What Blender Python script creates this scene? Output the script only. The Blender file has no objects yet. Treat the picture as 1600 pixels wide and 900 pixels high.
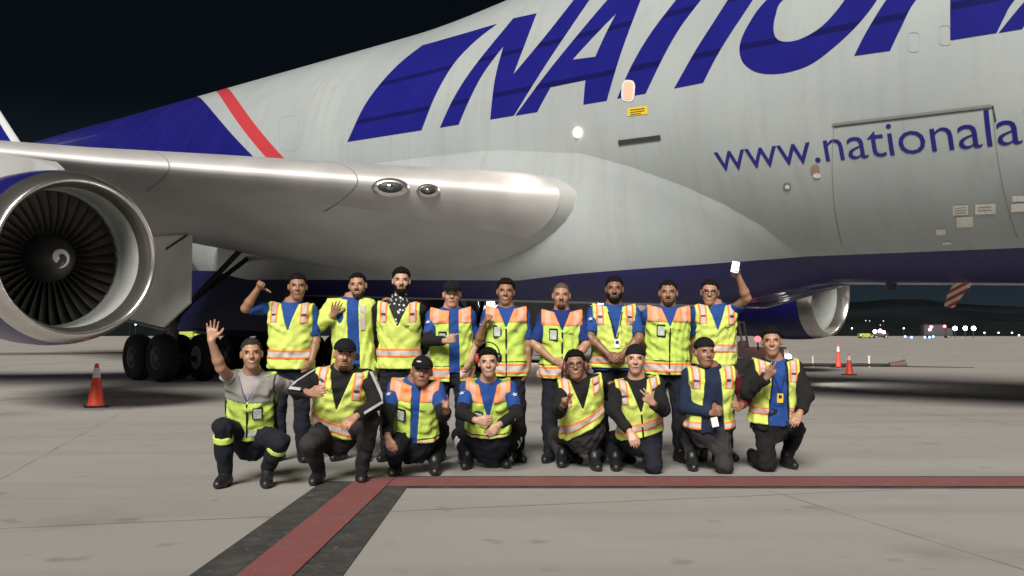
import bpy, bmesh, math, random
import numpy as np
from mathutils import Vector, Matrix
random.seed(7); np.random.seed(7)
SC = bpy.context.scene
COL = SC.collection
R = math.radians

# ------------------------------------------------------------------ camera
F_PX, CAM_Z, CAM_PITCH = 1546.0, 1.245, 0.0464
cam_d = bpy.data.cameras.new('camera')
cam_d.sensor_width = 36.0
cam_d.lens = 36.0 * F_PX / 1600.0
cam_d.clip_start = 0.1
cam_d.clip_end = 20000.0
cam = bpy.data.objects.new('camera', cam_d)
COL.objects.link(cam)
cam.location = (0, 0, CAM_Z)
cam.rotation_euler = (R(90) + CAM_PITCH, 0, 0)
SC.camera = cam

# ------------------------------------------------------------------ sky, light, exposure
SUN_EL, SUN_AZ = R(38), R(-12)      # apron floodlight: behind the camera, a little to the left
W = bpy.data.worlds.new('World'); SC.world = W; W.use_nodes = True
nt = W.node_tree; nt.nodes.clear()
wo = nt.nodes.new('ShaderNodeOutputWorld'); bg = nt.nodes.new('ShaderNodeBackground')
sky = nt.nodes.new('ShaderNodeTexSky'); sky.sky_type = 'NISHITA'; sky.sun_disc = False
sky.sun_elevation = R(-6); sky.sun_rotation = R(180) + SUN_AZ
tc = nt.nodes.new('ShaderNodeTexCoord'); sep = nt.nodes.new('ShaderNodeSeparateXYZ')
ramp = nt.nodes.new('ShaderNodeValToRGB')
nt.links.new(tc.outputs['Generated'], sep.inputs[0])
nt.links.new(sep.outputs['Z'], ramp.inputs[0])
el = ramp.color_ramp.elements
el[0].position = 0.0; el[0].color = (0.0135, 0.0205, 0.0255, 1)
el[1].position = 0.5; el[1].color = (0.0013, 0.0019, 0.0036, 1)
e = el.new(0.06); e.color = (0.0090, 0.0155, 0.0205, 1)
e = el.new(0.22); e.color = (0.0021, 0.0033, 0.0055, 1)
mixs = nt.nodes.new('ShaderNodeMix'); mixs.data_type = 'RGBA'; mixs.blend_type = 'ADD'
mixs.inputs[0].default_value = 0.02
nt.links.new(ramp.outputs[0], mixs.inputs[6]); nt.links.new(sky.outputs[0], mixs.inputs[7])
nt.links.new(mixs.outputs[2], bg.inputs[0]); bg.inputs[1].default_value = 1.0
nt.links.new(bg.outputs[0], wo.inputs[0])

sun_d = bpy.data.lights.new('floodlight', 'SUN'); sun_d.energy = 4.4; sun_d.angle = R(25)
sun_d.color = (1.0, 0.945, 0.87)
sun = bpy.data.objects.new('floodlight', sun_d); COL.objects.link(sun)
sdir = Vector((math.sin(-SUN_AZ) * math.cos(SUN_EL), math.cos(SUN_AZ) * math.cos(SUN_EL), -math.sin(SUN_EL)))
sun.rotation_euler = sdir.to_track_quat('-Z', 'Y').to_euler()

vs = SC.view_settings
vs.view_transform = 'Standard'; vs.look = 'None'; vs.gamma = 1.0; vs.exposure = 0.42; vs.use_curve_mapping = False
SC.render.engine = 'CYCLES'
SC.cycles.use_denoising = True
SC.cycles.max_bounces = 6
SC.cycles.sample_clamp_indirect = 4.0

# ------------------------------------------------------------------ image <-> place
CAMP = np.array([0, 0, CAM_Z])
def ray(x, y):
    d = np.array([(x - 800) / F_PX, 1.0, (450 - y) / F_PX]); c, s = math.cos(CAM_PITCH), math.sin(CAM_PITCH)
    return np.array([d[0], d[1] * c - d[2] * s, d[1] * s + d[2] * c])
def at(x, y, D):
    d = ray(x, y); return CAMP + d * (D / d[1])
def at_z(x, y, z):
    d = ray(x, y); return CAMP + d * ((z - CAM_Z) / d[2])

# ------------------------------------------------------------------ helpers: objects and materials
def tag(o, label=None, cat=None, group=None, kind=None):
    if label: o['label'] = label
    if cat: o['category'] = cat
    if group: o['group'] = group
    if kind: o['kind'] = kind
    return o
def empty(name, loc=(0, 0, 0), parent=None):
    o = bpy.data.objects.new(name, None); COL.objects.link(o); o.location = loc; o.parent = parent
    o.empty_display_size = 0.2
    return o
def link(name, me, mat, parent=None, loc=None):
    o = bpy.data.objects.new(name, me); COL.objects.link(o)
    if mat is not None and not me.materials: me.materials.append(mat)
    o.parent = parent
    if loc is not None: o.location = loc
    return o
def bm_obj(name, bm, mat, parent=None, smooth=False, loc=None, recalc=True):
    if recalc: bmesh.ops.recalc_face_normals(bm, faces=bm.faces)
    me = bpy.data.meshes.new(name); bm.to_mesh(me); bm.free()
    if smooth: me.polygons.foreach_set('use_smooth', [True] * len(me.polygons))
    return link(name, me, mat, parent, loc)
def add_box(bm, c, s, rz=0.0, M=None):
    m = M if M is not None else Matrix.Translation(c) @ Matrix.Rotation(rz, 4, 'Z')
    r = bmesh.ops.create_cube(bm, size=1.0, matrix=m @ Matrix.Diagonal((s[0], s[1], s[2], 1)))
    return r['verts']
def bevel_all(bm, w, seg=2):
    bmesh.ops.bevel(bm, geom=list(bm.edges), offset=w, segments=seg, affect='EDGES', clamp_overlap=True)
def add_tube(bm, pts, rad, n=10, cap=True):
    pts = [Vector(p) for p in pts]; rings = []
    rads = rad if isinstance(rad, (list, tuple)) else [rad] * len(pts)
    for i, p in enumerate(pts):
        d = (pts[min(i + 1, len(pts) - 1)] - pts[max(i - 1, 0)]).normalized()
        a = d.cross(Vector((0, 0, 1)))
        if a.length < 1e-3: a = d.cross(Vector((0, 1, 0)))
        a.normalize(); b = d.cross(a)
        rings.append([bm.verts.new(p + (a * math.cos(2 * math.pi * k / n) + b * math.sin(2 * math.pi * k / n)) * rads[i]) for k in range(n)])
    for i in range(len(rings) - 1):
        for k in range(n):
            bm.faces.new((rings[i][k], rings[i][(k + 1) % n], rings[i + 1][(k + 1) % n], rings[i + 1][k]))
    if cap:
        bm.faces.new(rings[0]); bm.faces.new(rings[-1][::-1])
def add_lathe(bm, prof, n=48, axis='X', center=(0, 0, 0), close=False):
    """prof: (a, r) pairs; a runs along the axis"""
    cx, cy, cz = center; rings = []
    for a, r in prof:
        ring = []
        for k in range(n):
            t = 2 * math.pi * k / n; c, s = math.cos(t) * r, math.sin(t) * r
            if axis == 'X': v = (cx + a, cy + c, cz + s)
            elif axis == 'Y': v = (cx + c, cy + a, cz + s)
            else: v = (cx + c, cy + s, cz + a)
            ring.append(bm.verts.new(v))
        rings.append(ring)
    rng = range(len(rings)) if close else range(len(rings) - 1)
    for i in rng:
        A, B = rings[i], rings[(i + 1) % len(rings)]
        for k in range(n):
            bm.faces.new((A[k], A[(k + 1) % n], B[(k + 1) % n], B[k]))
    return rings
def cap_ring(bm, ring):
    try: bm.faces.new(ring)
    except ValueError: pass

def mat(name, col, rough=0.6, metal=0.0, noise=None, bump=None, spec=0.5, coat=0.0, sheen=0.0, emit=None, alpha=None):
    """noise=(scale, amount) varies the colour; bump=(scale, strength)"""
    m = bpy.data.materials.new(name); m.use_nodes = True
    t = m.node_tree; b = t.nodes['Principled BSDF']
    b.inputs['Base Color'].default_value = (*col, 1); b.inputs['Roughness'].default_value = rough
    b.inputs['Metallic'].default_value = metal; b.inputs['Specular IOR Level'].default_value = spec
    b.inputs['Coat Weight'].default_value = coat
    if sheen: b.inputs['Sheen Weight'].default_value = sheen
    if emit:
        b.inputs['Emission Color'].default_value = (*emit[0], 1); b.inputs['Emission Strength'].default_value = emit[1]
    if noise or bump:
        tc = t.nodes.new('ShaderNodeTexCoord')
    if noise:
        n = t.nodes.new('ShaderNodeTexNoise'); n.inputs['Scale'].default_value = noise[0]; n.inputs['Detail'].default_value = 6
        t.links.new(tc.outputs['Object'], n.inputs['Vector'])
        mr = t.nodes.new('ShaderNodeMapRange'); mr.inputs[1].default_value = 0.3; mr.inputs[2].default_value = 0.7
        mr.inputs[3].default_value = 1 - noise[1]; mr.inputs[4].default_value = 1 + noise[1]
        t.links.new(n.outputs['Fac'], mr.inputs[0])
        mx = t.nodes.new('ShaderNodeMix'); mx.data_type = 'RGBA'; mx.blend_type = 'MULTIPLY'; mx.inputs[0].default_value = 1
        mx.inputs[6].default_value = (*col, 1); t.links.new(mr.outputs[0], mx.inputs[7]); t.links.new(mx.outputs[2], b.inputs['Base Color'])
    if bump:
        n2 = t.nodes.new('ShaderNodeTexNoise'); n2.inputs['Scale'].default_value = bump[0]; n2.inputs['Detail'].default_value = 5
        t.links.new(tc.outputs['Object'], n2.inputs['Vector'])
        bp = t.nodes.new('ShaderNodeBump'); bp.inputs['Strength'].default_value = bump[1]; bp.inputs['Distance'].default_value = 0.02
        t.links.new(n2.outputs['Fac'], bp.inputs['Height']); t.links.new(bp.outputs[0], b.inputs['Normal'])
    return m
class NG:
    """small node-graph helper"""
    def __init__(s, m): s.t = m.node_tree; s.b = s.t.nodes['Principled BSDF']
    def n(s, k, **kw):
        x = s.t.nodes.new(k)
        for a, v in kw.items(): setattr(x, a, v)
        return x
    def put(s, sock, v):
        if hasattr(v, 'is_output') or isinstance(v, bpy.types.NodeSocket): s.t.links.new(v, sock)
        elif isinstance(v, (tuple, list)) and len(v) == 3 and sock.type == 'RGBA': sock.default_value = (*v, 1)
        else: sock.default_value = v
    def m(s, op, a, b=0.0, c=None):
        x = s.n('ShaderNodeMath', operation=op); s.put(x.inputs[0], a); s.put(x.inputs[1], b)
        if c is not None: s.put(x.inputs[2], c)
        return x.outputs[0]
    def mix(s, f, a, b, blend='MIX'):
        x = s.n('ShaderNodeMix', data_type='RGBA', blend_type=blend); s.put(x.inputs[0], f); s.put(x.inputs[6], a); s.put(x.inputs[7], b)
        return x.outputs[2]
    def noise(s, vec, scale, detail=5, rough=0.55):
        x = s.n('ShaderNodeTexNoise'); s.put(x.inputs['Vector'], vec); x.inputs['Scale'].default_value = scale
        x.inputs['Detail'].default_value = detail; x.inputs['Roughness'].default_value = rough
        return x.outputs['Fac']
    def rng(s, v, a, b, c, d):
        x = s.n('ShaderNodeMapRange'); s.put(x.inputs[0], v)
        for i, q in enumerate((a, b, c, d)): x.inputs[i + 1].default_value = q
        return x.outputs[0]
    def attr(s, name):
        return s.n('ShaderNodeAttribute', attribute_name=name).outputs['Fac']
    def obj(s):
        return s.n('ShaderNodeTexCoord').outputs['Object']
    def scalev(s, v, sc):
        x = s.n('ShaderNodeMapping'); s.put(x.inputs[0], v); x.inputs['Scale'].default_value = sc
        return x.outputs[0]
    def sepv(s, v):
        x = s.n('ShaderNodeSeparateXYZ'); s.put(x.inputs[0], v); return x.outputs
    def bump(s, h, st, dist=0.02):
        x = s.n('ShaderNodeBump'); s.put(x.inputs['Height'], h); x.inputs['Strength'].default_value = st; x.inputs['Distance'].default_value = dist
        s.t.links.new(x.outputs[0], s.b.inputs['Normal'])
    def col(s, v): s.put(s.b.inputs['Base Color'], v)
    def rough(s, v): s.put(s.b.inputs['Roughness'], v)

# ------------------------------------------------------------------ ground
def ground_mat():
    m = mat('concrete_apron', (0.3, 0.29, 0.27), 0.8); g = NG(m); o = g.obj()
    big = g.noise(o, 0.12, 6); mid = g.noise(o, 0.9, 8, 0.6); fine = g.noise(o, 60, 4, 0.7)
    streak = g.noise(g.scalev(o, (0.07, 0.9, 1)), 1.0, 5)
    c = g.mix(g.rng(big, 0.3, 0.7, 0, 1), (0.275, 0.264, 0.248), (0.355, 0.342, 0.322))
    c = g.mix(g.rng(mid, 0.35, 0.75, 0.0, 0.55), c, (0.232, 0.224, 0.21))
    c = g.mix(g.rng(streak, 0.50, 0.72, 0.0, 0.5), c, (0.185, 0.176, 0.163))
    c = g.mix(g.rng(fine, 0.3, 0.7, 0.0, 0.22), c, (0.18, 0.17, 0.16))
    tyre = g.noise(g.scalev(o, (0.25, 3.2, 1)), 1.1, 4)
    c = g.mix(g.m('MULTIPLY', g.rng(tyre, 0.58, 0.74, 0, 0.28), g.rng(big, 0.45, 0.6, 0, 1)), c, (0.11, 0.104, 0.098))
    spots = g.noise(o, 2.6, 3, 0.4)
    c = g.mix(g.rng(spots, 0.66, 0.75, 0.0, 0.5), c, (0.12, 0.108, 0.1))
    oil = g.m('MULTIPLY', g.rng(g.noise(o, 0.55, 3, 0.5), 0.60, 0.72, 0, 1), g.rng(mid, 0.35, 0.65, 0.1, 0.6))
    c = g.mix(oil, c, (0.13, 0.122, 0.113))
    g.col(c); g.rough(g.rng(mid, 0.3, 0.7, 0.62, 0.85)); g.bump(g.m('ADD', fine, g.m('MULTIPLY', mid, 0.6)), 0.35, 0.005)
    return m
M_GROUND = ground_mat()
bm = bmesh.new()
N = 48
rad = [0, 30, 120, 600, 6000]
prev = None; c0 = bm.verts.new((0, 20, 0))
for r_ in rad[1:]:
    ring = [bm.verts.new((r_ * math.cos(2 * math.pi * k / N), 20 + r_ * math.sin(2 * math.pi * k / N), 0)) for k in range(N)]
    for k in range(N):
        if prev is None: bm.faces.new((c0, ring[k], ring[(k + 1) % N]))
        else: bm.faces.new((prev[k], ring[k], ring[(k + 1) % N], prev[(k + 1) % N]))
    prev = ring
ground = tag(bm_obj('ground', bm, M_GROUND), kind='structure')

def sheet(name, pts, z, m, parent=ground, sub=0):
    bm = bmesh.new(); bm.faces.new([bm.verts.new((p[0], p[1], z)) for p in pts])
    return bm_obj(name, bm, m, parent)
def paint_mat(name, base, worn, amt):
    m = mat(name, base, 0.65); g = NG(m); o = g.obj()
    n1 = g.noise(o, 5, 8, 0.7); n2 = g.noise(o, 45, 4, 0.7)
    f = g.m('ADD', g.rng(n1, 0.45, 0.75, 0, amt), g.rng(n2, 0.5, 0.8, 0, amt * 0.8))
    chip = g.rng(g.noise(o, 14, 8, 0.75), 0.60, 0.66, 0, 0.75); scuff = g.rng(g.noise(g.scalev(o, (1.0, 7.0, 1)), 2.2, 6, 0.7), 0.52, 0.68, 0, 0.5)
    c = g.mix(f, base, worn); c = g.mix(scuff, c, (0.075, 0.07, 0.068)); g.col(g.mix(chip, c, (0.22, 0.205, 0.19))); g.bump(n2, 0.2, 0.003)
    return m
M_RED = paint_mat('red_marking_paint', (0.205, 0.058, 0.060), (0.16, 0.115, 0.108), 0.5)
M_BLK = paint_mat('black_marking_paint', (0.028, 0.03, 0.031), (0.15, 0.14, 0.13), 0.45)
# long stripe across the picture: black border, red inside
sheet('painted_line', [(-0.98, 8.05), (30, 7.95), (30, 8.66), (-0.98, 8.72)], 0.004, M_BLK)
sheet('painted_line', [(-1.30, 8.13), (30, 8.06), (30, 8.56), (-1.05, 8.64)], 0.008, M_RED)
# stripe running towards the viewer
def strip(x0, x1, X0, X1, z, m, ytop=8.5, ynear=2.0, skew=0.0):
    # edges through (x at y=8.25) and (X at y=5.16)
    def ex(a, b, y): return a + (b - a) * (8.25 - y) / 3.09
    sheet('painted_line', [(ex(x0, X0, ytop), ytop), (ex(x0, X0, ynear), ynear), (ex(x1, X1, ynear), ynear), (ex(x1, X1, ytop), ytop)], z, m)
strip(-1.60, -1.33, -1.66, -1.41, 0.0045, M_BLK, 8.42)
strip(-1.33, -1.02, -1.41, -1.12, 0.0125, M_RED, 8.6)
strip(-1.02, -0.85, -1.12, -0.87, 0.0055, M_BLK, 8.16)
M_JOINT = mat('joint_sealant', (0.24, 0.23, 0.218), 0.9, noise=(1.6, 0.4))
for k in range(-4, 9):
    a = R(14)
    ca, sa = math.cos(a), math.sin(a)
    def rot(u, v): return (u * ca - v * sa, u * sa + v * ca)
    y = 0.9 + 6.1 * k
    sheet('joint_seal', [rot(-60, y), rot(60, y), rot(60, y + 0.014), rot(-60, y + 0.014)], 0.0022, M_JOINT)
    x = -2.4 + 6.1 * k - 12
    sheet('joint_seal', [rot(x, -10), rot(x + 0.014, -10), rot(x + 0.014, 90), rot(x, 90)], 0.0018, M_JOINT)

# ------------------------------------------------------------------ hills
M_HILL = mat('dark_hillside', (0.0075, 0.0095, 0.0105), 1.0, noise=(0.004, 0.5), spec=0.0)
bm = bmesh.new(); prev = None; NH = 240
hp = [random.uniform(0, 6.28) for _ in range(8)]
for k in range(NH + 1):
    a = 2 * math.pi * k / NH
    h = 78 + 24 * math.sin(3 * a + hp[0]) + 16 * math.sin(7 * a + hp[1]) + 9 * math.sin(17 * a + hp[2]) + 4 * math.sin(41 * a + hp[3]) + 2.0 * math.sin(90 * a + hp[4])
    px = math.atan2(math.sin(a), math.cos(a))
    th = math.pi / 2 - a                      # bearing from +Y
    th = (th + math.pi) % (2 * math.pi) - math.pi
    w_ = math.exp(-((th - 0.36) / 0.16) ** 2)
    h = h * (1 - w_) + w_ * (112 - 260 * max(0, th - 0.40) - 120 * max(0, 0.36 - th) + 2.5 * math.sin(70 * a))
    c, s = math.cos(a), math.sin(a)
    row = [bm.verts.new((r_ * c, r_ * s, z)) for r_, z in ((2300, -2), (2700, h * 0.42 + 4 * math.sin(23 * a)), (3300, h * 0.97), (3400, h), (4200, -2))]
    if prev:
        for i in range(4): bm.faces.new((prev[i], prev[i + 1], row[i + 1], row[i]))
    prev = row
bmesh.ops.remove_doubles(bm, verts=bm.verts, dist=0.5)
tag(bm_obj('hills', bm, M_HILL, smooth=True), kind='structure')
# ------------------------------------------------------------------ aircraft (local axes: x aft from the engine inlets, y to starboard, z up)
PSI, PIT, OX, OY = 0.768, 0.0414, 1.68, 23.36
aircraft = empty('aircraft', (OX, OY, 0))
aircraft.rotation_euler = (Matrix.Rotation(math.pi / 2 + PSI, 4, 'Z') @ Matrix.Rotation(-PIT, 4, 'Y')).to_euler()
tag(aircraft, 'large silver and navy blue cargo jet with NATIONAL lettering parked behind the crew', 'aircraft')
AM = np.array((Matrix.Rotation(math.pi / 2 + PSI, 3, 'Z') @ Matrix.Rotation(-PIT, 3, 'Y')))
AO = np.array([OX, OY, 0.0])
CL = AM.T @ (CAMP - AO)
def rl(x, y): return AM.T @ ray(x, y)
def gz(s): return -s * math.tan(PIT)          # local height of the ground under station s

FZ, FR = 5.7, 3.25
def sm(a, b, x):
    t = max(0.0, min(1.0, (x - a) / (b - a))); return t * t * (3 - 2 * t)
def fus(s):
    """half width, centre z, height up, height down"""
    w, up, dn, zc = FR, 3.55, FR, FZ
    up += 1.05 * (1 - sm(-7.0, 5.5, s))
    if s < -12:
        t = (-12 - s) / 10.3; k = math.sqrt(max(0.0, 1 - t ** 2.2)); w *= max(k, .02); up *= max(k, .02) ** 0.9; dn *= max(k, .02); zc -= 0.9 * t * t
    if s > 24:
        t = (s - 24) / 23.0; k = 1 - 0.86 * t ** 1.5; w *= k; dn *= (1 - 0.95 * t ** 1.25); up *= 1 - 0.35 * t * t; zc += 1.3 * t ** 1.5
    return w, zc, up, dn
def fpt(s, phi, off=0.0):
    w, zc, up, dn = fus(s)
    c, q = math.cos(phi), math.sin(phi)
    h = up if q >= 0 else dn
    return Vector((s, (w + off) * c, zc + (h + off) * q))
def fhit(x, y, off=0.0):
    """station and angle where the sight line of a picture point meets the fuselage side"""
    r = rl(x, y); l = 3.2
    for _ in range(60):
        t = (l - CL[1]) / r[1]; s, z = CL[0] + t * r[0], CL[2] + t * r[2]
        w, zc, up, dn = fus(s); q = (z - zc) / (up if z > zc else dn)
        l = l * 0.5 + 0.5 * w * math.sqrt(max(0.0, 1 - q * q))
    return s, math.asin(max(-1, min(1, q)))

def szfit(pts, deg=2):
    a = [fhit(*p_) for p_ in pts]
    return [float(v) for v in np.polyfit([h[1] for h in a], [h[0] for h in a], deg)]
RC = szfit([(341, 140), (360, 161), (385, 191), (408, 218), (426, 246)])
BC = szfit([(300, 152), (322, 166), (350, 192), (372, 217), (391, 243)])
def fus_mat(name, fair=False):
    m = mat(name, (0.4, 0.42, 0.42), 0.36, coat=0.15); g = NG(m); o = g.obj(); s, l, z = g.sepv(o)
    base = (0.405, 0.425, 0.42)
    n1 = g.noise(o, 0.55, 6); n2 = g.noise(g.scalev(o, (3.2, 1, 0.28)), 1.3, 6, 0.6)
    c = g.mix(g.rng(n1, 0.3, 0.7, 0, 1), (0.315, 0.35, 0.355), (0.37, 0.405, 0.408))
    c = g.mix(g.rng(n2, 0.48, 0.76, 0, 0.42), c, (0.25, 0.262, 0.252))
    n3 = g.noise(o, 2.2, 4)
    c = g.mix(g.rng(n3, 0.62, 0.76, 0, 0.4), c, (0.27, 0.27, 0.25))
    if not fair:
        seam = g.m('LESS_THAN', g.m('FRACT', g.m('DIVIDE', g.m('ADD', s, 60), 2.55)), 0.006)
        ang = g.m('ARCTAN2', g.m('SUBTRACT', z, FZ), l)
        lap = g.m('LESS_THAN', g.m('FRACT', g.m('DIVIDE', g.m('ADD', ang, 10), 0.29)), 0.012)
        c = g.mix(g.m('MULTIPLY', g.m('MAXIMUM', seam, g.m('MULTIPLY', lap, 0.8)), 0.16), c, (0.17, 0.175, 0.17))
        phi = g.m('ARCTAN2', g.m('DIVIDE', g.m('SUBTRACT', z, FZ), 3.55), g.m('DIVIDE', g.m('ABSOLUTE', l), FR))
        def poly(C): return g.m('MULTIPLY_ADD', g.m('MULTIPLY_ADD', phi, C[0], C[1]), phi, C[2])
        red = g.m('LESS_THAN', g.m('ABSOLUTE', g.m('SUBTRACT', s, poly(RC))), 0.40)
        c = g.mix(red, c, (0.45, 0.045, 0.055))
        edge = poly(BC)
        tail = g.m('GREATER_THAN', s, edge)
        zb = g.m('MULTIPLY_ADD', g.m('ADD', s, 6.6), -0.019, 2.885)
    else:
        tail = 0.0
        zb = g.m('MAXIMUM', g.m('MULTIPLY_ADD', g.m('ADD', s, 6.6), -0.082, 2.885), 2.40)
    belly = g.m('MULTIPLY', g.m('LESS_THAN', z, zb), g.m('GREATER_THAN', z, 1.99 if fair else 2.475))
    blue = g.mix(g.rng(n1, 0.3, 0.7, 0, 1), (0.0095, 0.0088, 0.125), (0.0125, 0.012, 0.155))
    c = g.mix(tail, c, blue) if not fair else c
    dark = (0.0100, 0.0085, 0.085)
    c = g.mix(belly, c, dark)
    g.col(c); g.rough(g.m('ADD', g.rng(n2, 0.4, 0.8, 0.28, 0.46), g.m('MULTIPLY', belly, 0.22))); g.bump(g.noise(o, 1.1, 3), 0.12, 0.05)
    return m
M_FUS = fus_mat('fuselage_paint'); M_FAIR = fus_mat('fairing_paint', True)
M_BLUE = mat('navy_blue_paint', (0.0085, 0.0085, 0.105), 0.35, noise=(0.8, 0.12), coat=0.15)
M_NAVY = mat('dark_navy_paint', (0.0095, 0.0085, 0.045), 0.3, noise=(0.8, 0.15), coat=0.2)
M_WING = mat('wing_grey_paint', (0.40, 0.41, 0.405), 0.42, noise=(0.7, 0.14))
M_METAL = mat('bare_metal_leading_edge', (0.42, 0.415, 0.41), 0.5, 0.3, noise=(1.2, 0.12), bump=(2.0, 0.08))
M_LIP = mat('polished_inlet_metal', (0.68, 0.65, 0.62), 0.24, 0.95, noise=(2.5, 0.10))
M_DUCT = mat('inlet_duct_grey', (0.28, 0.295, 0.285), 0.5, noise=(2.5, 0.12))
M_BLADE = mat('titanium_fan_blade', (0.15, 0.14, 0.128), 0.34, 0.7, noise=(3, 0.3))
M_DARK = mat('dark_metal', (0.025, 0.025, 0.027), 0.5, 0.3)
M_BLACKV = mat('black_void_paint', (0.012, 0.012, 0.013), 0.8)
M_WHITE = mat('white_paint', (0.62, 0.63, 0.62), 0.45, noise=(1.5, 0.08))
M_DOOR = mat('gear_door_paint', (0.6, 0.6, 0.58), 0.5, noise=(1.1, 0.14))
M_TYRE = mat('tyre_rubber', (0.018, 0.018, 0.019), 0.85, bump=(30, 0.2))
M_HUB = mat('wheel_hub_grey', (0.16, 0.165, 0.17), 0.5, 0.4, noise=(6, 0.3))
M_HUBW = mat('wheel_hub_white', (0.55, 0.56, 0.56), 0.45, 0.1, noise=(6, 0.3))
M_STEEL = mat('gear_steel', (0.3, 0.3, 0.31), 0.35, 0.7, noise=(4, 0.2))
M_GLASS = mat('lamp_lens', (0.22, 0.24, 0.25), 0.08, 0.85)

# fuselage
bm = bmesh.new(); prev = None; NP = 112
ss = list(np.concatenate([-12 - 10.29 * np.sin(np.linspace(math.pi / 2, 0, 14)), np.arange(-11.4, 24.1, 0.6), np.linspace(25.2, 46.8, 18)]))
for s in ss:
    ring = [bm.verts.new(fpt(s, 2 * math.pi * k / NP)) for k in range(NP)]
    if prev:
        for k in range(NP): bm.faces.new((prev[k], prev[(k + 1) % NP], ring[(k + 1) % NP], ring[k]))
    else: bm.faces.new(ring)
    prev = ring
bm.faces.new(prev)
fuselage = bm_obj('fuselage', bm, M_FUS, aircraft, smooth=True)
fuselage['label'] = 'silver grey fuselage with blue tail band, red stripe and navy belly'

# wing-body fairing: a shell that swells out of the lower fuselage
bm = bmesh.new(); prev = None
FT = [(-6.75, 2.2), (-6.6, 2.95), (-6.2, 3.46), (-5.6, 3.85), (-4.87, 4.2), (-3.8, 4.6), (-2.6, 4.95), (0, 5.25), (4, 5.3), (9, 5.2), (13, 4.6), (16, 3.6), (17.2, 2.2)]
FTs = np.array([p[0] for p in FT]); FTz = np.array([p[1] for p in FT])
fs = np.linspace(FTs[0], FTs[-1], 400); fz = np.interp(fs, FTs, FTz)
def fdist(s, z):
    d = math.sqrt(float(np.min((fs - s) ** 2 + (fz - z) ** 2)))
    return d if z < np.interp(s, FTs, FTz) else -d
for s in np.concatenate([np.linspace(-7.0, -1, 40), np.linspace(-0.6, 17.4, 46)]):
    ring = []
    for j in range(97):
        ph = R(2) - j / 96 * R(184)
        p = fpt(s, ph); w, zc, up, dn = fus(s)
        d = fdist(s, p.z)
        t = max(0.0, min(1.0, (d + 0.05) / 2.0)); b = 1.12 * (t * t * (3 - 2 * t)) * (0.45 + 0.55 * sm(-6.5, -1.8, s)) - 0.03 + 0.05 * min(1, max(0, d * 4))
        b *= min(1.0, max(0.5, 1.5 * abs(math.cos(ph)) + 0.35)) if b > 0 else 1
        n = Vector((0, math.cos(ph), math.sin(ph)))
        q_ = p + n * b
        q_.z = max(q_.z, 1.96)
        ring.append(bm.verts.new(q_))
    if prev:
        for j in range(96): bm.faces.new((prev[j], prev[j + 1], ring[j + 1], ring[j]))
    prev = ring
fairing = bm_obj('wing_root_fairing', bm, M_FAIR, aircraft, smooth=True)

# lettering: outlines laid on the curved fuselage side
def decal(name, outline, mt, parent, holes=(), off=0.007, space='px'):
    bm = bmesh.new()
    def loop(pl):
        vs_ = []
        for p in pl:
            if space == 'px': s, ph = fhit(*p)
            else: s, ph = p
            vs_.append(bm.verts.new((s, ph * FR, 0)))
        return [bm.edges.new((vs_[i], vs_[(i + 1) % len(vs_)])) for i in range(len(vs_))]
    ed = loop(outline)
    for h in holes: ed += loop(h)
    bmesh.ops.triangle_fill(bm, use_beauty=True, use_dissolve=False, edges=ed)
    wrap(bm, off)
    return bm_obj(name, bm, mt, parent, recalc=False)
def wrap(bm, off):
    ys = [v.co.y for v in bm.verts]
    k = math.floor(min(ys) / 0.12)
    while k * 0.12 < max(ys):
        bmesh.ops.bisect_plane(bm, geom=list(bm.verts) + list(bm.edges) + list(bm.faces), dist=1e-5, plane_co=(0, k * 0.12, 0), plane_no=(0, 1, 0)); k += 1
    for v in bm.verts: v.co = fpt(v.co.x, v.co.y / FR, off)
    bmesh.ops.recalc_face_normals(bm, faces=bm.faces)
    s_ = sum((f.normal.y for f in bm.faces))
    if s_ < 0: bmesh.ops.reverse_faces(bm, faces=bm.faces)
A_ = lambda pl: [(480 + x / 2.142, y / 2.142) for x, y in pl]
B_ = lambda pl: [(1000 + x / 2.1433, y / 2.1433) for x, y in pl]
def curve(pl, n=5):
    """smooth closed outline through points (Catmull-Rom) where flagged by a third value 1"""
    out = []; L = len(pl)
    for i in range(L):
        p0, p1, p2, p3 = pl[i - 1], pl[i], pl[(i + 1) % L], pl[(i + 2) % L]
        out.append(p1[:2])
        if len(p1) > 2 or (len(p2) > 2):
            a0 = p0 if len(p1) > 2 else p1; a3 = p3 if len(p2) > 2 else p2
            for k in range(1, n):
                t = k / n
                out.append(tuple(0.5 * (2 * p1[c] + (p2[c] - a0[c]) * t + (2 * a0[c] - 5 * p1[c] + 4 * p2[c] - a3[c]) * t * t + (3 * p1[c] - a0[c] - 3 * p2[c] + a3[c]) * t ** 3) for c in (0, 1)))
    return out
def letter_mat():
    m = mat('lettering_blue_paint', (0.012, 0.012, 0.2), 0.33, coat=0.2); g = NG(m); s, l, z = g.sepv(g.obj())
    n = g.noise(g.obj(), 0.9, 5)
    c = g.mix(g.rng(n, 0.3, 0.7, 0, 1), (0.0100, 0.0100, 0.150), (0.0135, 0.014, 0.182))
    lap = 0.0
    for zl in (6.33, 7.25):
        lap = g.m('ADD', lap, g.m('LESS_THAN', g.m('ABSOLUTE', g.m('SUBTRACT', z, zl)), 0.055))
    g.col(g.mix(g.m('MULTIPLY', lap, 0.8), c, (0.006, 0.006, 0.06)))
    return m
M_LET = letter_mat()
L1 = curve([(135, 475), (186, 365, 1), (240, 287, 1), (310, 212, 1), (386, 152), (636, 80), (560, 140, 1), (490, 215, 1), (430, 318, 1), (383, 436)])
decal('letter_swoosh', A_(L1), M_LET, fuselage)
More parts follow.
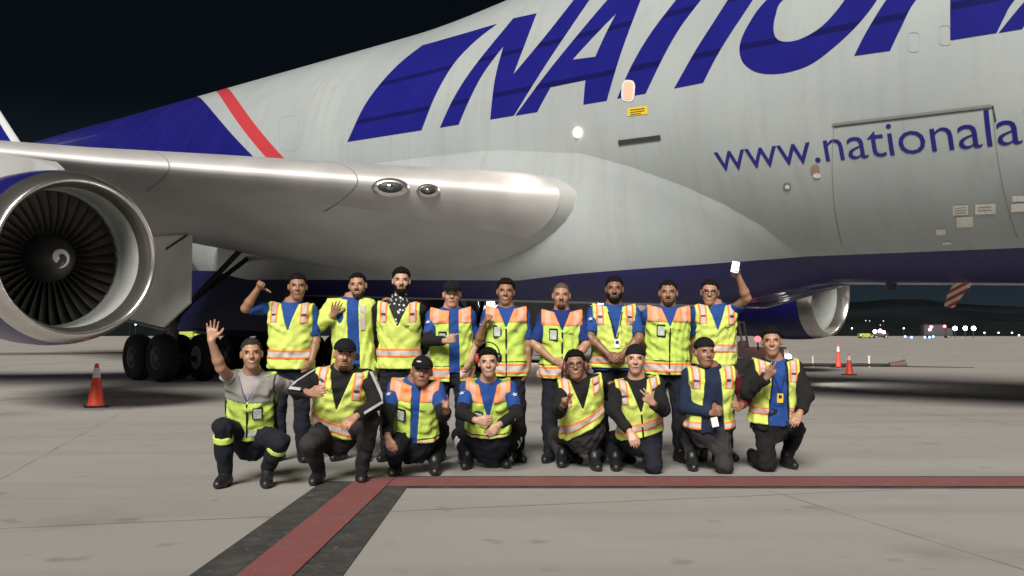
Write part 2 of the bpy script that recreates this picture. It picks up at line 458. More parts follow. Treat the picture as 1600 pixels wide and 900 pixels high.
N1 = curve([(445, 427), (490, 330, 1), (560, 222, 1), (690, 62), (768, 45), (732, 140, 1), (690, 250), (790, 130, 1), (885, 10, 1), (925, -45), (985, -58), (880, 95, 1), (790, 230, 1), (692, 387), (613, 400), (628, 270, 1), (657, 155), (590, 245, 1), (545, 330, 1), (507, 417)])
decal('letter_n', A_(N1), M_LET, fuselage)
AA = curve([(697, 387), (800, 248, 1), (930, 88, 1), (1040, -40), (1140, -62), (1062, 145, 1), (1028, 250, 1), (1003, 337), (925, 350), (932, 268), (815, 292), (770, 375)])
decal('letter_a', A_(AA), M_LET, fuselage, holes=[A_([(888, 200), (965, 190), (1035, 45)])])
TT = curve([(1038, 330), (1085, 222, 1), (1150, 112, 1), (1235, 0, 1), (1290, -70), (1180, -50), (1225, -115), (1520, -165), (1470, -100), (1385, -85), (1318, 0, 1), (1250, 90, 1), (1195, 185, 1), (1133, 313)])
decal('letter_t', A_(TT), M_LET, fuselage)
II = curve([(115, 296), (185, 172, 1), (255, 62, 1), (340, -70), (430, -86), (378, 0, 1), (300, 118, 1), (252, 198, 1), (212, 277)])
decal('letter_i', B_(II), M_LET, fuselage)
OO = curve([(425, 0, 1), (365, 80, 1), (335, 150, 1), (342, 203, 1), (378, 236, 1), (432, 248, 1), (505, 240, 1), (585, 208, 1), (680, 132, 1), (748, 62, 1), (800, -10, 1), (840, -95, 1), (800, -160, 1), (690, -165, 1), (560, -110, 1)])
OI = curve([(482, -2, 1), (455, 50, 1), (448, 100, 1), (460, 131, 1), (492, 140, 1), (540, 130, 1), (600, 96, 1), (650, 47, 1), (695, -15, 1), (715, -70, 1), (690, -90, 1), (610, -75, 1)])
decal('letter_o', B_(OO), M_LET, fuselage, holes=[B_(OI)])
N2 = curve([(718, 187), (758, 108, 1), (825, 0, 1), (920, -130), (1040, -150), (1080, -150), (1110, -155), (1115, -20), (1255, -130), (1360, -195), (1420, -205), (1255, 0, 1), (1222, 55, 1), (1195, 110), (1040, 135), (1040, 0), (1020, -80), (925, 0, 1), (872, 98, 1), (838, 170)])
decal('letter_n', B_(N2), M_LET, fuselage)
A2 = curve([(1202, 110), (1286, 8, 1), (1400, -110), (1560, -200), (1650, -215), (1600, -90, 1), (1560, 0, 1), (1530, 62), (1420, 76), (1432, 10), (1330, 28), (1280, 97)])
decal('letter_a', B_(A2), M_LET, fuselage)

# web address in a plain sans face
cu = bpy.data.curves.new('address', 'FONT'); cu.body = 'www.nationalairlines.com'; cu.size = 1.0; cu.space_character = 0.97; cu.offset = -0.005
cu.resolution_u = 3
to = bpy.data.objects.new('address_tmp', cu); COL.objects.link(to)
me = bpy.data.meshes.new_from_object(to.evaluated_get(bpy.context.evaluated_depsgraph_get()))
bpy.data.objects.remove(to)
bm = bmesh.new(); bm.from_mesh(me)
xs = sorted(v.co.x for v in bm.verts)
(s0, p0), (s1, p1) = fhit(1121, 268), fhit(1552, 228.5)
# width of "www.nationala" up to the right side of the l is matched to the picture
bm.verts.ensure_lookup_table()
# measure position of the 'l' (12th character)
def adv(n):
    c2 = bpy.data.curves.new('m', 'FONT'); c2.body = 'www.nationalairlines.com'[:n]; c2.space_character = 0.97
    o2 = bpy.data.objects.new('m', c2); COL.objects.link(o2); bpy.context.view_layer.update(); w = o2.dimensions.x; bpy.data.objects.remove(o2); return w
wl = adv(12)
ks = (s0 - s1) / wl
_, pt = fhit(1548, 166)
kp = (pt - p1) / 0.735 * 1.0
for v in bm.verts:
    x, y = v.co.x, v.co.y
    v.co = ((s0 - x * ks), ((p0 + (p1 - p0) * x / wl) + y * kp) * FR, 0)
wrap(bm, 0.007)
ad = bm_obj('web_address', bm, M_LET, fuselage, recalc=False)

# small fittings on the fuselage side
M_SEAM = mat('door_seam', (0.19, 0.195, 0.19), 0.7)
M_DKGAP = mat('dark_recess', (0.03, 0.03, 0.03), 0.7)
M_YEL = mat('yellow_placard', (0.75, 0.5, 0.02), 0.6)
M_PLAC = mat('white_placard', (0.68, 0.67, 0.62), 0.6, noise=(18, 0.12))
def quadpx(name, x0, y0, x1, y1, mt, off=0.009, slope=-0.11):
    dx = x1 - x0
    return decal(name, [(x0, y0), (x1, y0 + slope * dx), (x1, y1 + slope * dx), (x0, y1)], mt, fuselage, off=off)
def linepx(name, a, b, w, mt, off=0.008):
    a, b = Vector(a), Vector(b); d = (b - a).normalized(); n = Vector((-d.y, d.x)) * w / 2
    return decal(name, [tuple(a + n), tuple(b + n), tuple(b - n), tuple(a - n)], mt, fuselage, off=off)
linepx('door_hinge', (1301, 194.5), (1550, 164.5), 3.4, M_SEAM, 0.02)
linepx('door_hinge_gap', (1303, 198), (1550, 168.5), 1.6, M_DKGAP, 0.012)
linepx('door_seam', (1303, 200), (1316, 384), 0.8, M_SEAM)
linepx('door_seam', (1552, 172), (1590, 372), 0.8, M_SEAM)
linepx('door_seam', (1551, 165), (1556, 190), 3.0, M_DKGAP)
linepx('vent_slot', (967, 223), (1033, 214.5), 7.5, M_DKGAP, 0.02)
quadpx('placard', 981, 169, 1012, 182, M_YEL, slope=-0.13)
for a, b in (((985, 172.4), (1008, 169.4)), ((985, 176), (1008, 173)), ((985, 179.5), (1002, 177.2))): linepx('placard_print', a, b, 1.3, M_DKGAP, 0.012)
for x0, y0, x1, y1 in ((1489, 321, 1513, 336), (1495, 339, 1521, 355), (1524, 319, 1556, 335), (1582, 306, 1602, 315), (1580, 318, 1604, 331), (1463, 358, 1478, 367), (1473, 378, 1487, 382)):
    quadpx('placard', x0, y0, x1, y1, M_PLAC, slope=-0.05)
for k in range(3): linepx('placard_print', (1492, 325 + 4 * k), (1510, 323.6 + 4 * k), 1.0, M_SEAM, 0.012)
for k in range(2): linepx('placard_print', (1528, 324 + 5 * k), (1550, 322.6 + 5 * k), 1.0, M_SEAM, 0.012)
def ovalpx(name, cx, cy, rx, ry, mt, off=0.01, rot=0.0, n=24, p=2.0):
    pl = []
    for k in range(n):
        t = 2 * math.pi * k / n; x = math.copysign(abs(math.cos(t)) ** (2 / p), math.cos(t)) * rx; y = math.copysign(abs(math.sin(t)) ** (2 / p), math.sin(t)) * ry
        pl.append((cx + x * math.cos(rot) - y * math.sin(rot), cy + x * math.sin(rot) + y * math.cos(rot)))
    return decal(name, pl, mt, fuselage, off=off)
M_WINLIT = mat('lit_cabin_window', (0.42, 0.28, 0.21), 0.3, emit=((1.0, 0.60, 0.42), 0.36))
ovalpx('window_frame', 982, 142, 10.5, 17, M_PLAC, 0.010, 0.08, p=3.2)
ovalpx('lit_window', 982, 142, 8, 14, M_WINLIT, 0.016, 0.08, p=3.2)
ovalpx('drain_port', 1230, 291, 6.5, 6, M_SEAM, 0.012)
ovalpx('drain_port', 1231, 291.5, 3.6, 3.4, M_PLAC, 0.018)
ovalpx('drain_port', 1274, 265, 7, 8, mat('bronze_port', (0.3, 0.2, 0.15), 0.5), 0.012)
ovalpx('drain_port', 1277, 274, 6, 4, M_PLAC, 0.014)
for (x, y, w, h) in ((452, 208, 16, 28), (1428, 66, 10, 16), (1477, 55, 10, 16), (655, 196, 5, 8)):
    pl = []; pin = []
    for k in range(28):
        t = 2 * math.pi * k / 28; cx_ = math.copysign(abs(math.cos(t)) ** .55, math.cos(t)); cy_ = math.copysign(abs(math.sin(t)) ** .55, math.sin(t))
        pl.append((x + cx_ * w, y + cy_ * h)); pin.append((x + cx_ * (w - 1.1), y + cy_ * (h - 1.1)))
    decal('hatch_seam', pl, mat('faint_seam', (0.31, 0.345, 0.35), 0.6), fuselage, holes=[pin], off=0.006)
linepx('vent_slot', (712, 257), (754, 251), 2.0, M_SEAM)

# wing inspection lamp, lit
s, ph = fhit(903, 207); P = fpt(s, ph, 0.03)
bm = bmesh.new(); bmesh.ops.create_uvsphere(bm, u_segments=20, v_segments=12, radius=0.095)
M_LAMP = mat('lit_inspection_lamp', (1, 0.9, 0.8), 0.4, emit=((1.0, 0.80, 0.64), 5.0))
lamp = bm_obj('inspection_lamp', bm, M_LAMP, fuselage, smooth=True, loc=P); lamp.scale = (1, 0.35, 1)
ld = bpy.data.lights.new('inspection_lamp_beam', 'SPOT'); ld.energy = 170; ld.color = (1.0, 0.86, 0.74); ld.spot_size = R(100); ld.spot_blend = 0.8; ld.shadow_soft_size = 0.1
lo = bpy.data.objects.new('inspection_lamp_beam', ld); COL.objects.link(lo); lo.parent = fuselage; lo.location = P + Vector((0, 0.22, 0))
lo.rotation_euler = Vector((2.2, 2.6, -1.3)).to_track_quat('-Z', 'Y').to_euler()

# striped drain mast and small antenna under the belly
def stripe_mat():
    m = mat('red_white_striped_paint', (0.6, 0.1, 0.08), 0.5); g = NG(m); s, l, z = g.sepv(g.obj())
    f = g.m('GREATER_THAN', g.m('FRACT', g.m('MULTIPLY', g.m('ADD', z, g.m('MULTIPLY', s, 0.55)), 8.2)), 0.5)
    g.col(g.mix(f, (0.42, 0.05, 0.045), (0.68, 0.6, 0.52))); return m
bm = bmesh.new()
pr = [(-8.98, 2.50), (-8.68, 2.50), (-8.56, 2.30), (-8.50, 2.08), (-8.60, 2.05), (-8.66, 2.06), (-8.82, 2.30)]
pr = [(s, z) for s, z in pr]
va = [bm.verts.new((s, 0.26, z)) for s, z in pr]; vb = [bm.verts.new((s, 0.34, z)) for s, z in pr]
bm.faces.new(va); bm.faces.new(vb[::-1])
for i in range(len(pr)): bm.faces.new((va[i], va[(i + 1) % len(pr)], vb[(i + 1) % len(pr)], vb[i]))
bevel_all(bm, 0.015, 1)
bm_obj('drain_mast', bm, stripe_mat(), fuselage)
bm = bmesh.new(); add_tube(bm, [(-7.55, 0.3, 2.5), (-7.55, 0.3, 2.34)], [0.11, 0.05], 12); bm_obj('belly_antenna', bm, M_DARK, fuselage, smooth=False)

# wings
def wing_sec(l, n=26):
    k = 0.885
    le = -2.6 + k * (max(l, 3.3) - 3.25)
    if l <= 12.5: te = 12.2 + 0.26 * (l - 3.25)
    else: te = 14.6 + (l - 12.5) * (26.3 - 14.6) / 18.5
    c = te - le
    t = np.interp(l, [0, 3.25, 6, 12.5, 31], [2.2, 2.1, 1.62, 0.92, 0.34])
    zl = 4.0 + 0.052 * (l - 3.25) + max(0, l - 11) * 0.05
    tw = np.interp(l, [0, 3.25, 12.5, 31], [0.035, 0.035, 0.0, -0.03])
    lo_f = np.interp(l, [0, 3.25, 8, 31], [0.60, 0.60, 0.55, 0.5])
    ex_ = float(np.interp(l, [3.4, 4.6, 7.0], [0.50, 0.58, 0.72]))
    up, dn = [], []
    for i in range(n + 1):
        x = 0.5 * (1 - math.cos(math.pi * i / n))
        y = (1.4845 * math.sqrt(x) - 0.63 * x - 1.758 * x * x + 1.4215 * x ** 3 - 0.5075 * x ** 4) / 0.5 * 0.5
        z0 = zl - tw * c * x
        up.append((le + c * x, l, z0 + 2 * y * t * (1 - lo_f))); yl = y - 1.4845 * math.sqrt(x) + 1.4845 * x ** ex_ * (1 + (ex_ - 0.5) * 1.35 * (1 - x)); dn.append((le + c * x, l, z0 - 2 * yl * t * lo_f))
    return up, dn
LST = [2.2, 3.3, 4.2, 5.2, 6.4, 8, 10, 12.5, 16, 20, 25, 31]
def make_wing(sg):
    bm = bmesh.new(); prev = None
    for l in LST:
        up, dn = wing_sec(l); loop = up[::-1] + dn[1:]
        ring = [bm.verts.new((a, b * sg, c)) for a, b, c in loop]
        if prev:
            for k in range(len(ring) - 1): bm.faces.new((prev[k], prev[k + 1], ring[k + 1], ring[k]))
        prev = ring
    bm.faces.new(prev)
    w = bm_obj('wing', bm, M_WING, aircraft, smooth=True)
    # bare metal leading edge, a few millimetres proud
    bm = bmesh.new(); prev = None
    for l in [3.5] + [x for x in LST if x > 4] :
        up, dn = wing_sec(l); ku = int(np.interp(l, [3.3, 8, 31], [6, 6, 6])); kd = int(np.interp(l, [3.3, 6, 8, 31], [6, 5, 5, 5]))
        loop = up[:ku][::-1] + dn[1:kd]
        le = up[0][0]; zc = up[0][2]
        ring = []
        for i, (a, b, c) in enumerate(loop):
            d = Vector((-0.6, 0, (c - zc))).normalized() * 0.012
            ring.append(bm.verts.new((a + d.x, b * sg, c + d.z)))
        if prev:
            for k in range(len(ring) - 1): bm.faces.new((prev[k], prev[k + 1], ring[k + 1], ring[k]))
        prev = ring
    bm_obj('leading_edge', bm, M_METAL, w, smooth=True)
    for l0 in (6.42, 9.1, 11.0, 14.2, 17.5):
        bm = bmesh.new(); pv = None
        for l in (l0, l0 + 0.022):
            up, dn = wing_sec(l); zc = up[0][2]; ring = []
            for (a, b, c) in up[:7][::-1] + dn[1:6]:
                d = Vector((-0.6, 0, (c - zc))).normalized() * 0.015; ring.append(bm.verts.new((a + d.x, b * sg, c + d.z)))
            if pv:
                for k in range(len(ring) - 1): bm.faces.new((pv[k], pv[k + 1], ring[k + 1], ring[k]))
            pv = ring
        bm_obj('slat_gap', bm, M_SEAM, w, smooth=True)
    return w
wing_r = make_wing(1); wing_l = make_wing(-1)
wing_r['label'] = 'starboard wing with bare metal leading edge and two landing lights'
# oval landing lights in the starboard leading edge
for (x, y, rx, rz) in ((610, 293, 0.33, 0.155), (669, 298, 0.21, 0.115)):
    r = rl(x, y); k = 0.885; t = (-2.6 + k * (CL[1] - 3.25) - CL[0]) / (r[0] - k * r[1]); Pq = CL + r * t
    up, dn = wing_sec(Pq[1])
    ang = math.atan2(1, k)
    def oval(name, sc, mt, push):
        bm = bmesh.new(); bmesh.ops.create_uvsphere(bm, u_segments=24, v_segments=14, radius=1.0)
        o = bm_obj(name, bm, mt, wing_r, smooth=True)
        d = Vector((-1, 0.885, 0)).normalized()
        o.location = Vector((Pq[0], Pq[1], Pq[2])) + d * push
        o.rotation_euler = (0, 0, math.atan2(1, 0.885)); o.scale = sc
        return o
    oval('landing_light_rim', (rx * 1.12, 0.10, rz * 1.2), M_LIP, -0.012)
    oval('landing_light', (rx * 0.9, 0.10, rz * 0.92), M_DARK, 0.006)
    oval('landing_light_bulb', (rx * 0.5, 0.10, rz * 0.7), M_GLASS, 0.014)

# engines
def make_engine(fine=True):
    n = 72 if fine else 40
    bm = bmesh.new()
    add_lathe(bm, [(0.46, 1.345), (0.7, 1.385), (1.2, 1.42), (1.9, 1.43), (2.7, 1.39), (3.5, 1.27), (4.0, 1.16), (3.98, 1.12), (3.4, 1.0)], n)
    cowl = bm_obj('engine', bm, M_BLUE, aircraft, smooth=True)
    bm = bmesh.new()
    add_lathe(bm, [(0.46, 1.352), (0.30, 1.325), (0.14, 1.28), (0.05, 1.24), (0.01, 1.212), (0.0, 1.195), (0.012, 1.176), (0.05, 1.155), (0.13, 1.13), (0.26, 1.108), (0.40, 1.10)], n)
    bm_obj('inlet_lip', bm, M_LIP, cowl, smooth=True)
    bm = bmesh.new(); add_lathe(bm, [(0.395, 1.106), (0.6, 1.10), (0.95, 1.125), (1.2, 1.14), (1.205, 1.10), (1.26, 1.10), (1.265, 1.14), (1.75, 1.14)], n)
    bm_obj('inlet_duct', bm, M_DUCT, cowl, smooth=False)
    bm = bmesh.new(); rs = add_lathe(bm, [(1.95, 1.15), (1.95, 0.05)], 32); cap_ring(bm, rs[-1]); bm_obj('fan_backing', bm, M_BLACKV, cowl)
    bm = bmesh.new(); prof = [(0.80 + 0.62 * (1 - math.cos(math.pi / 2 * i / 10)), 0.40 * math.sin(math.pi / 2 * i / 10) + 0.004) for i in range(11)]
    add_lathe(bm, prof + [(1.95, 0.41)], 40); sp = bm_obj('spinner', bm, mat('spinner_black', (0.03, 0.03, 0.032), 0.4), cowl, smooth=True)
    # white spiral mark
    bm = bmesh.new(); pv = None
    for i in range(26):
        t = i / 25; a = R(-60) + t * R(330); rm = 0.045 + 0.115 * t; hw = 0.052 * (1 - t) ** 0.6 + 0.004
        row = []
        for rr in (max(0.004, rm - hw), rm + hw):
            x = 0.80 + 0.62 * (1 - math.cos(math.asin(min(1, rr / 0.40)))) - 0.012
            row.append(bm.verts.new((x, rr * math.cos(a), rr * math.sin(a))))
        if pv: bm.faces.new((pv[0], pv[1], row[1], row[0]))
        pv = row
    bm_obj('spinner_spiral', bm, M_WHITE, cowl)
    bm = bmesh.new(); pv = None
    for i in range(8):
        t = i / 7; r_ = 0.39 + 0.74 * t; tw = R(28 + 34 * t); ch = 0.24 + 0.05 * math.sin(math.pi * t)
        row = []
        for side in (-1, 1):
            u = side * ch / 2
            x = 1.42 + u * math.cos(tw); yy = u * math.sin(tw); cam_ = 0.02 * (1 if side else 0)
            row.append(bm.verts.new((x, yy, r_)))
        mid = bm.verts.new((1.42 - 0.02 * math.sin(tw), 0.022 * math.cos(tw), r_)); row.insert(1, mid)
        if pv:
            for q in range(2): bm.faces.new((pv[q], pv[q + 1], row[q + 1], row[q]))
        pv = row
    b0 = bm_obj('fan_blade', bm, M_BLADE, cowl, smooth=True)
    for k in range(1, 38):
        b = b0.copy(); COL.objects.link(b); b.rotation_euler = (2 * math.pi * k / 38, 0, 0)
    bm = bmesh.new(); rs = add_lathe(bm, [(3.2, 0.98), (4.4, 0.86), (5.4, 0.6), (6.1, 0.42)], 40); bm_obj('core_nozzle', bm, M_STEEL, cowl, smooth=True)
    # pylon
    bm = bmesh.new(); pv = None
    for x, zt, zb, hw in ((0.9, 1.43, 1.3, 0.05), (1.6, 1.62, 1.2, 0.17), (3.2, 1.85, 0.9, 0.22), (5.2, 2.0, 0.7, 0.22), (7.4, 2.0, 1.2, 0.16), (9.2, 1.9, 1.7, 0.05)):
        row = [bm.verts.new((x, -hw, zb)), bm.verts.new((x, hw, zb)), bm.verts.new((x, hw, zt)), bm.verts.new((x, -hw, zt))]
        if pv:
            for q in range(4): bm.faces.new((pv[q], pv[(q + 1) % 4], row[(q + 1) % 4], row[q]))
        else: bm.faces.new(row)
        pv = row
    bm.faces.new(pv); bm_obj('pylon', bm, M_WING, cowl)
    return cowl
def copy_tree(o, parent):
    c = o.copy(); COL.objects.link(c); c.parent = parent
    for ch in [x for x in o.children]: copy_tree(ch, c)
    return c
eng = make_engine(); eng.location = (0, 11.68, 2.43)
eng['label'] = 'near engine with polished inlet ring, fan blades and white spinner spiral'
for (s, l, z, lb) in ((0, -11.68, 2.43, 'far engine of the port wing seen under the belly'), (8.7, 21.2, 3.05, 'outboard engine'), (8.7, -21.2, 3.05, 'far outboard engine')):
    c = copy_tree(eng, aircraft); c.location = (s, l, z); c['label'] = lb

# landing gear
def wheel_mesh():
    bm = bmesh.new(); w, r = 0.235, 0.62
    add_lathe(bm, [(-w * .8, 0.30), (-w, 0.36), (-w, 0.50), (-w * .85, 0.575), (-w * .5, 0.612), (-w * .3, 0.617), (-w * .28, 0.605), (-w * .22, 0.605), (-w * .2, 0.62), (w * .2, 0.62), (w * .22, 0.605), (w * .28, 0.605), (w * .3, 0.617), (w * .5, 0.612), (w * .85, 0.575), (w, 0.50), (w, 0.36), (w * .8, 0.30)], 40, 'Y')
    bmesh.ops.recalc_face_normals(bm, faces=bm.faces)
    me = bpy.data.meshes.new('tyre'); bm.to_mesh(me); bm.free(); me.polygons.foreach_set('use_smooth', [True] * len(me.polygons)); me.materials.append(M_TYRE); return me
def hub_mesh():
    bm = bmesh.new()
    rs = add_lathe(bm, [(-0.2, 0.31), (-0.17, 0.27), (-0.1, 0.24), (-0.1, 0.13), (-0.19, 0.12), (-0.2, 0.02), (0.2, 0.02), (0.19, 0.12), (0.1, 0.13), (0.1, 0.24), (0.17, 0.27), (0.2, 0.31)], 32, 'Y')
    cap_ring(bm, rs[5]); cap_ring(bm, rs[6])
    for k in range(9):
        a = 2 * math.pi * k / 9
        for sg in (-1, 1): add_box(bm, (0.19 * math.cos(a), sg * 0.105, 0.19 * math.sin(a)), (0.05, 0.05, 0.05))
    bmesh.ops.recalc_face_normals(bm, faces=bm.faces)
    me = bpy.data.meshes.new('hub'); bm.to_mesh(me); bm.free(); return me
ME_T, ME_H = wheel_mesh(), hub_mesh(); ME_H.materials.append(M_HUB); ME_HW = ME_H.copy(); ME_HW.materials.clear(); ME_HW.materials.append(M_HUBW)
def gear(s, l, top, tilt=0.0, whites=()):
    zc = gz(s) + 0.62
    bm = bmesh.new()
    add_tube(bm, [(s + tilt, l * 0.97, top), (s, l, zc + 0.95)], [0.24, 0.22], 18)
    add_tube(bm, [(s, l, zc + 0.98), (s, l, zc + 0.05)], [0.145, 0.145], 18)
    g = bm_obj('landing_gear', bm, M_STEEL, aircraft, smooth=True)
    bm = bmesh.new(); add_tube(bm, [(s - 0.78, l, zc), (s + 0.78, l, zc)], 0.13, 12)
    for q in (-0.74, 0.74): add_tube(bm, [(s + q, l - 0.62, zc), (s + q, l + 0.62, zc)], 0.075, 12)
    bm_obj('truck_beam', bm, M_DARK, g)
    bm = bmesh.new(); add_tube(bm, [(s - 0.12, l, zc + 1.0), (s - 1.9, l * 0.8, top)], 0.075, 10); add_tube(bm, [(s, l, zc + 1.1), (s + 0.3, l * 0.5, top)], 0.07, 10)
    add_tube(bm, [(s, l, zc + 0.9), (s + 0.45, l, zc + 0.55), (s, l, zc + 0.2)], 0.045, 8)
    bm_obj('brace', bm, M_DARK, g)
    k = 0
    for q in (-0.74, 0.74):
        for p in (-0.56, 0.56):
            t = link('tyre', ME_T, None, g, (s + q, l + p, gz(s + q) + 0.62)); t.rotation_euler = (0, random.uniform(0, 6), 0)
            h = link('hub', ME_HW if (q, p) in whites else ME_H, None, g, (s + q, l + p, gz(s + q) + 0.62)); h.rotation_euler = (0, random.uniform(0, 6), 0)
    return g
g1 = gear(9.97, 5.5, 3.3, 0.5, whites=((-0.74, -0.56),)); g1['label'] = 'four-wheel wing gear truck under the starboard wing'
gear(13.0, 1.92, 3.3); gear(13.0, -1.92, 3.3); gear(9.97, -5.5, 3.3, 0.5)
# gear door panels and added shade slabs
def slab(name, pts, th, mt, parent, axis=1):
    bm = bmesh.new(); a = [bm.verts.new(p) for p in pts]
    b = [bm.verts.new((p[0], p[1] + th, p[2])) for p in pts]
    bm.faces.new(a); bm.faces.new(b[::-1])
    for i in range(len(pts)): bm.faces.new((a[i], a[(i + 1) % len(pts)], b[(i + 1) % len(pts)], b[i]))
    bevel_all(bm, 0.012, 1)
    return bm_obj(name, bm, mt, parent)
for sg in (1, -1):
    slab('door_or_shade_slab', [(6.05, 6.9 * sg, 3.3), (5.98, 6.9 * sg, 1.70), (7.2, 6.95 * sg, 1.10), (9.6, 7.0 * sg, 1.28), (9.9, 6.95 * sg, 3.3)], 0.07 * sg, M_DOOR, aircraft)
    slab('gear_door_edge', [(7.2, 6.86 * sg, 1.06), (7.25, 6.86 * sg, 1.02), (9.6, 6.9 * sg, 1.19), (9.6, 6.9 * sg, 1.25)], 0.14 * sg, M_STEEL, aircraft)
slab('door_marking', [(7.55, 6.975, 2.78), (7.5, 6.975, 2.38), (7.95, 6.98, 2.42), (8.0, 6.98, 2.78)], 0.012, M_BLUE, aircraft)
slab('hydraulic_line', [(7.2, 6.985, 2.95), (7.24, 6.985, 3.0), (6.2, 6.98, 3.3), (6.15, 6.98, 3.25)], 0.03, M_DARK, aircraft)
for sg in (1, -1):  # navy slabs added to stand in for the shaded wheel wells
    slab('door_or_shade_slab', [(7.6, 2.75 * sg, 2.6), (7.9, 2.85 * sg, 0.95), (10.6, 2.9 * sg, 0.72), (15.4, 2.85 * sg, 0.8), (15.8, 2.7 * sg, 2.7)], 0.06 * sg, M_NAVY, aircraft)
# body gear doors and nose gear
for sg in (1, -1):
    slab('door_or_shade_slab', [(9.4, 0.9 * sg, 2.5), (9.5, 1.0 * sg, 0.9), (11.6, 1.0 * sg, 0.9), (11.8, 0.9 * sg, 2.5)], 0.05 * sg, M_NAVY, aircraft)
bm = bmesh.new(); zn = gz(-14.6); add_tube(bm, [(-14.6, 0, 3.2), (-14.6, 0, zn + 0.6)], 0.16, 14); ng = bm_obj('landing_gear', bm, M_STEEL, aircraft, smooth=True)
for p in (-0.45, 0.45):
    t = link('tyre', ME_T, None, ng, (-14.6, p, zn + 0.62)); h = link('hub', ME_H, None, ng, (-14.6, p, zn + 0.62))

# tail
def fin_mat():
    m = mat('tail_paint', (0.01, 0.01, 0.17), 0.35); g = NG(m); s, l, z = g.sepv(g.obj())
    d = g.m('SUBTRACT', s, g.m('MULTIPLY_ADD', g.m('SUBTRACT', z, 9.9), 1.71, 40.7))
    g.col(g.mix(g.m('LESS_THAN', d, 0.55), (0.0105, 0.0105, 0.17), (0.5, 0.52, 0.52))); return m
bm = bmesh.new(); pv = None
for z, le, te, th in ((8.2, 37.8, 50.5, 0.9), (9.9, 40.7, 50.9, 0.8), (12, 44.3, 51.4, 0.6), (14, 46.4, 52.0, 0.5), (19.4, 51.0, 54.0, 0.3)):
    row = []
    c = te - le
    for x, y in ((0, 0), (.06, .35), (.3, .5), (.7, .3), (1, 0.02), (.7, -.3), (.3, -.5), (.06, -.35)): row.append(bm.verts.new((le + c * x, y * th, z)))
    if pv:
        for q in range(8): bm.faces.new((pv[q], pv[(q + 1) % 8], row[(q + 1) % 8], row[q]))
    pv = row
bm.faces.new(pv); bm_obj('tail_fin', bm, fin_mat(), aircraft, smooth=True)
for sg in (1, -1):
    bm = bmesh.new(); pv = None
    for l, le, te, z, th in ((0.5, 36.5, 46.0, 7.4, .7), (11.0, 44.5, 48.0, 8.6, .25)):
        row = []; c = te - le
        for x, y in ((0, 0), (.06, .35), (.3, .5), (.7, .3), (1, 0.02), (.7, -.3), (.3, -.5), (.06, -.35)): row.append(bm.verts.new((le + c * x, l * sg, z + y * th)))
        if pv:
            for q in range(8): bm.faces.new((pv[q], pv[(q + 1) % 8], row[(q + 1) % 8], row[q]))
        pv = row
    bm.faces.new(pv); bm_obj('tailplane', bm, M_WING, aircraft, smooth=True)
# ------------------------------------------------------------------ people: distance-field bodies and clothes
def nrm(v): v = np.asarray(v, float); return v / (np.linalg.norm(v) + 1e-9)
class Grid:
    def __init__(s, lo, hi, h):
        s.lo = np.asarray(lo, float); s.h = h
        s.n = np.ceil((np.asarray(hi) - s.lo) / h).astype(int) + 1
        s.F = np.full(s.n, 1.0, np.float32)
    def box(s, a, b):
        i0 = np.maximum(0, np.floor((a - s.lo) / s.h).astype(int)); i1 = np.minimum(s.n, np.ceil((b - s.lo) / s.h).astype(int) + 1)
        return i0, i1
    def pts(s, i0, i1):
        return [(s.lo[k] + s.h * np.arange(i0[k], i1[k])).astype(np.float32).reshape([-1 if j == k else 1 for j in range(3)]) for k in range(3)]
def smin(a, b, k):
    h = np.maximum(k - np.abs(a - b), 0) / k
    return np.minimum(a, b) - h * h * k * 0.25
def put(G, i0, i1, d, k):
    sl = tuple(slice(i0[j], i1[j]) for j in range(3))
    G.F[sl] = smin(G.F[sl], d, k)
def cone(G, a, b, r1, r2, k=0.02, grow=0.0):
    a, b = np.asarray(a, float), np.asarray(b, float); r1 += grow; r2 += grow
    m = max(r1, r2) + k + 0.04
    i0, i1 = G.box(np.minimum(a, b) - m, np.maximum(a, b) + m)
    if np.any(i1 <= i0): return
    X, Y, Z = G.pts(i0, i1); ba = b - a; L = ba @ ba + 1e-9
    t = np.clip(((X - a[0]) * ba[0] + (Y - a[1]) * ba[1] + (Z - a[2]) * ba[2]) / L, 0, 1)
    d = np.sqrt((X - a[0] - t * ba[0]) ** 2 + (Y - a[1] - t * ba[1]) ** 2 + (Z - a[2] - t * ba[2]) ** 2) - (r1 + (r2 - r1) * t)
    put(G, i0, i1, d, k)
def frame_xyz(G, i0, i1, o, M):
    X, Y, Z = G.pts(i0, i1); X = X - o[0]; Y = Y - o[1]; Z = Z - o[2]
    return [M[0][k] * X + M[1][k] * Y + M[2][k] * Z for k in range(3)]
def ell(G, o, M, c, r, k=0.02, grow=0.0):
    """ellipsoid with radii r at local centre c of frame (o, M columns = axes)"""
    r = np.asarray(r, float) + grow; wc = o + M @ np.asarray(c, float); m = max(r) + k + 0.03
    i0, i1 = G.box(wc - m, wc + m)
    if np.any(i1 <= i0): return
    x, y, z = frame_xyz(G, i0, i1, wc, M)
    q = np.sqrt((x / r[0]) ** 2 + (y / r[1]) ** 2 + (z / r[2]) ** 2)
    q2 = np.sqrt((x / r[0] ** 2) ** 2 + (y / r[1] ** 2) ** 2 + (z / r[2] ** 2) ** 2) + 1e-6
    put(G, i0, i1, q * (q - 1) / q2, k)
TZ = np.array([-.20, -.12, -.05, 0, .10, .20, .32, .41, .475, .515, .58]) / .5
TW = np.array([.10, .150, .172, .176, .166, .166, .182, .186, .155, .085, .058])
TD = np.array([.08, .105, .117, .118, .112, .113, .123, .115, .088, .068, .058])
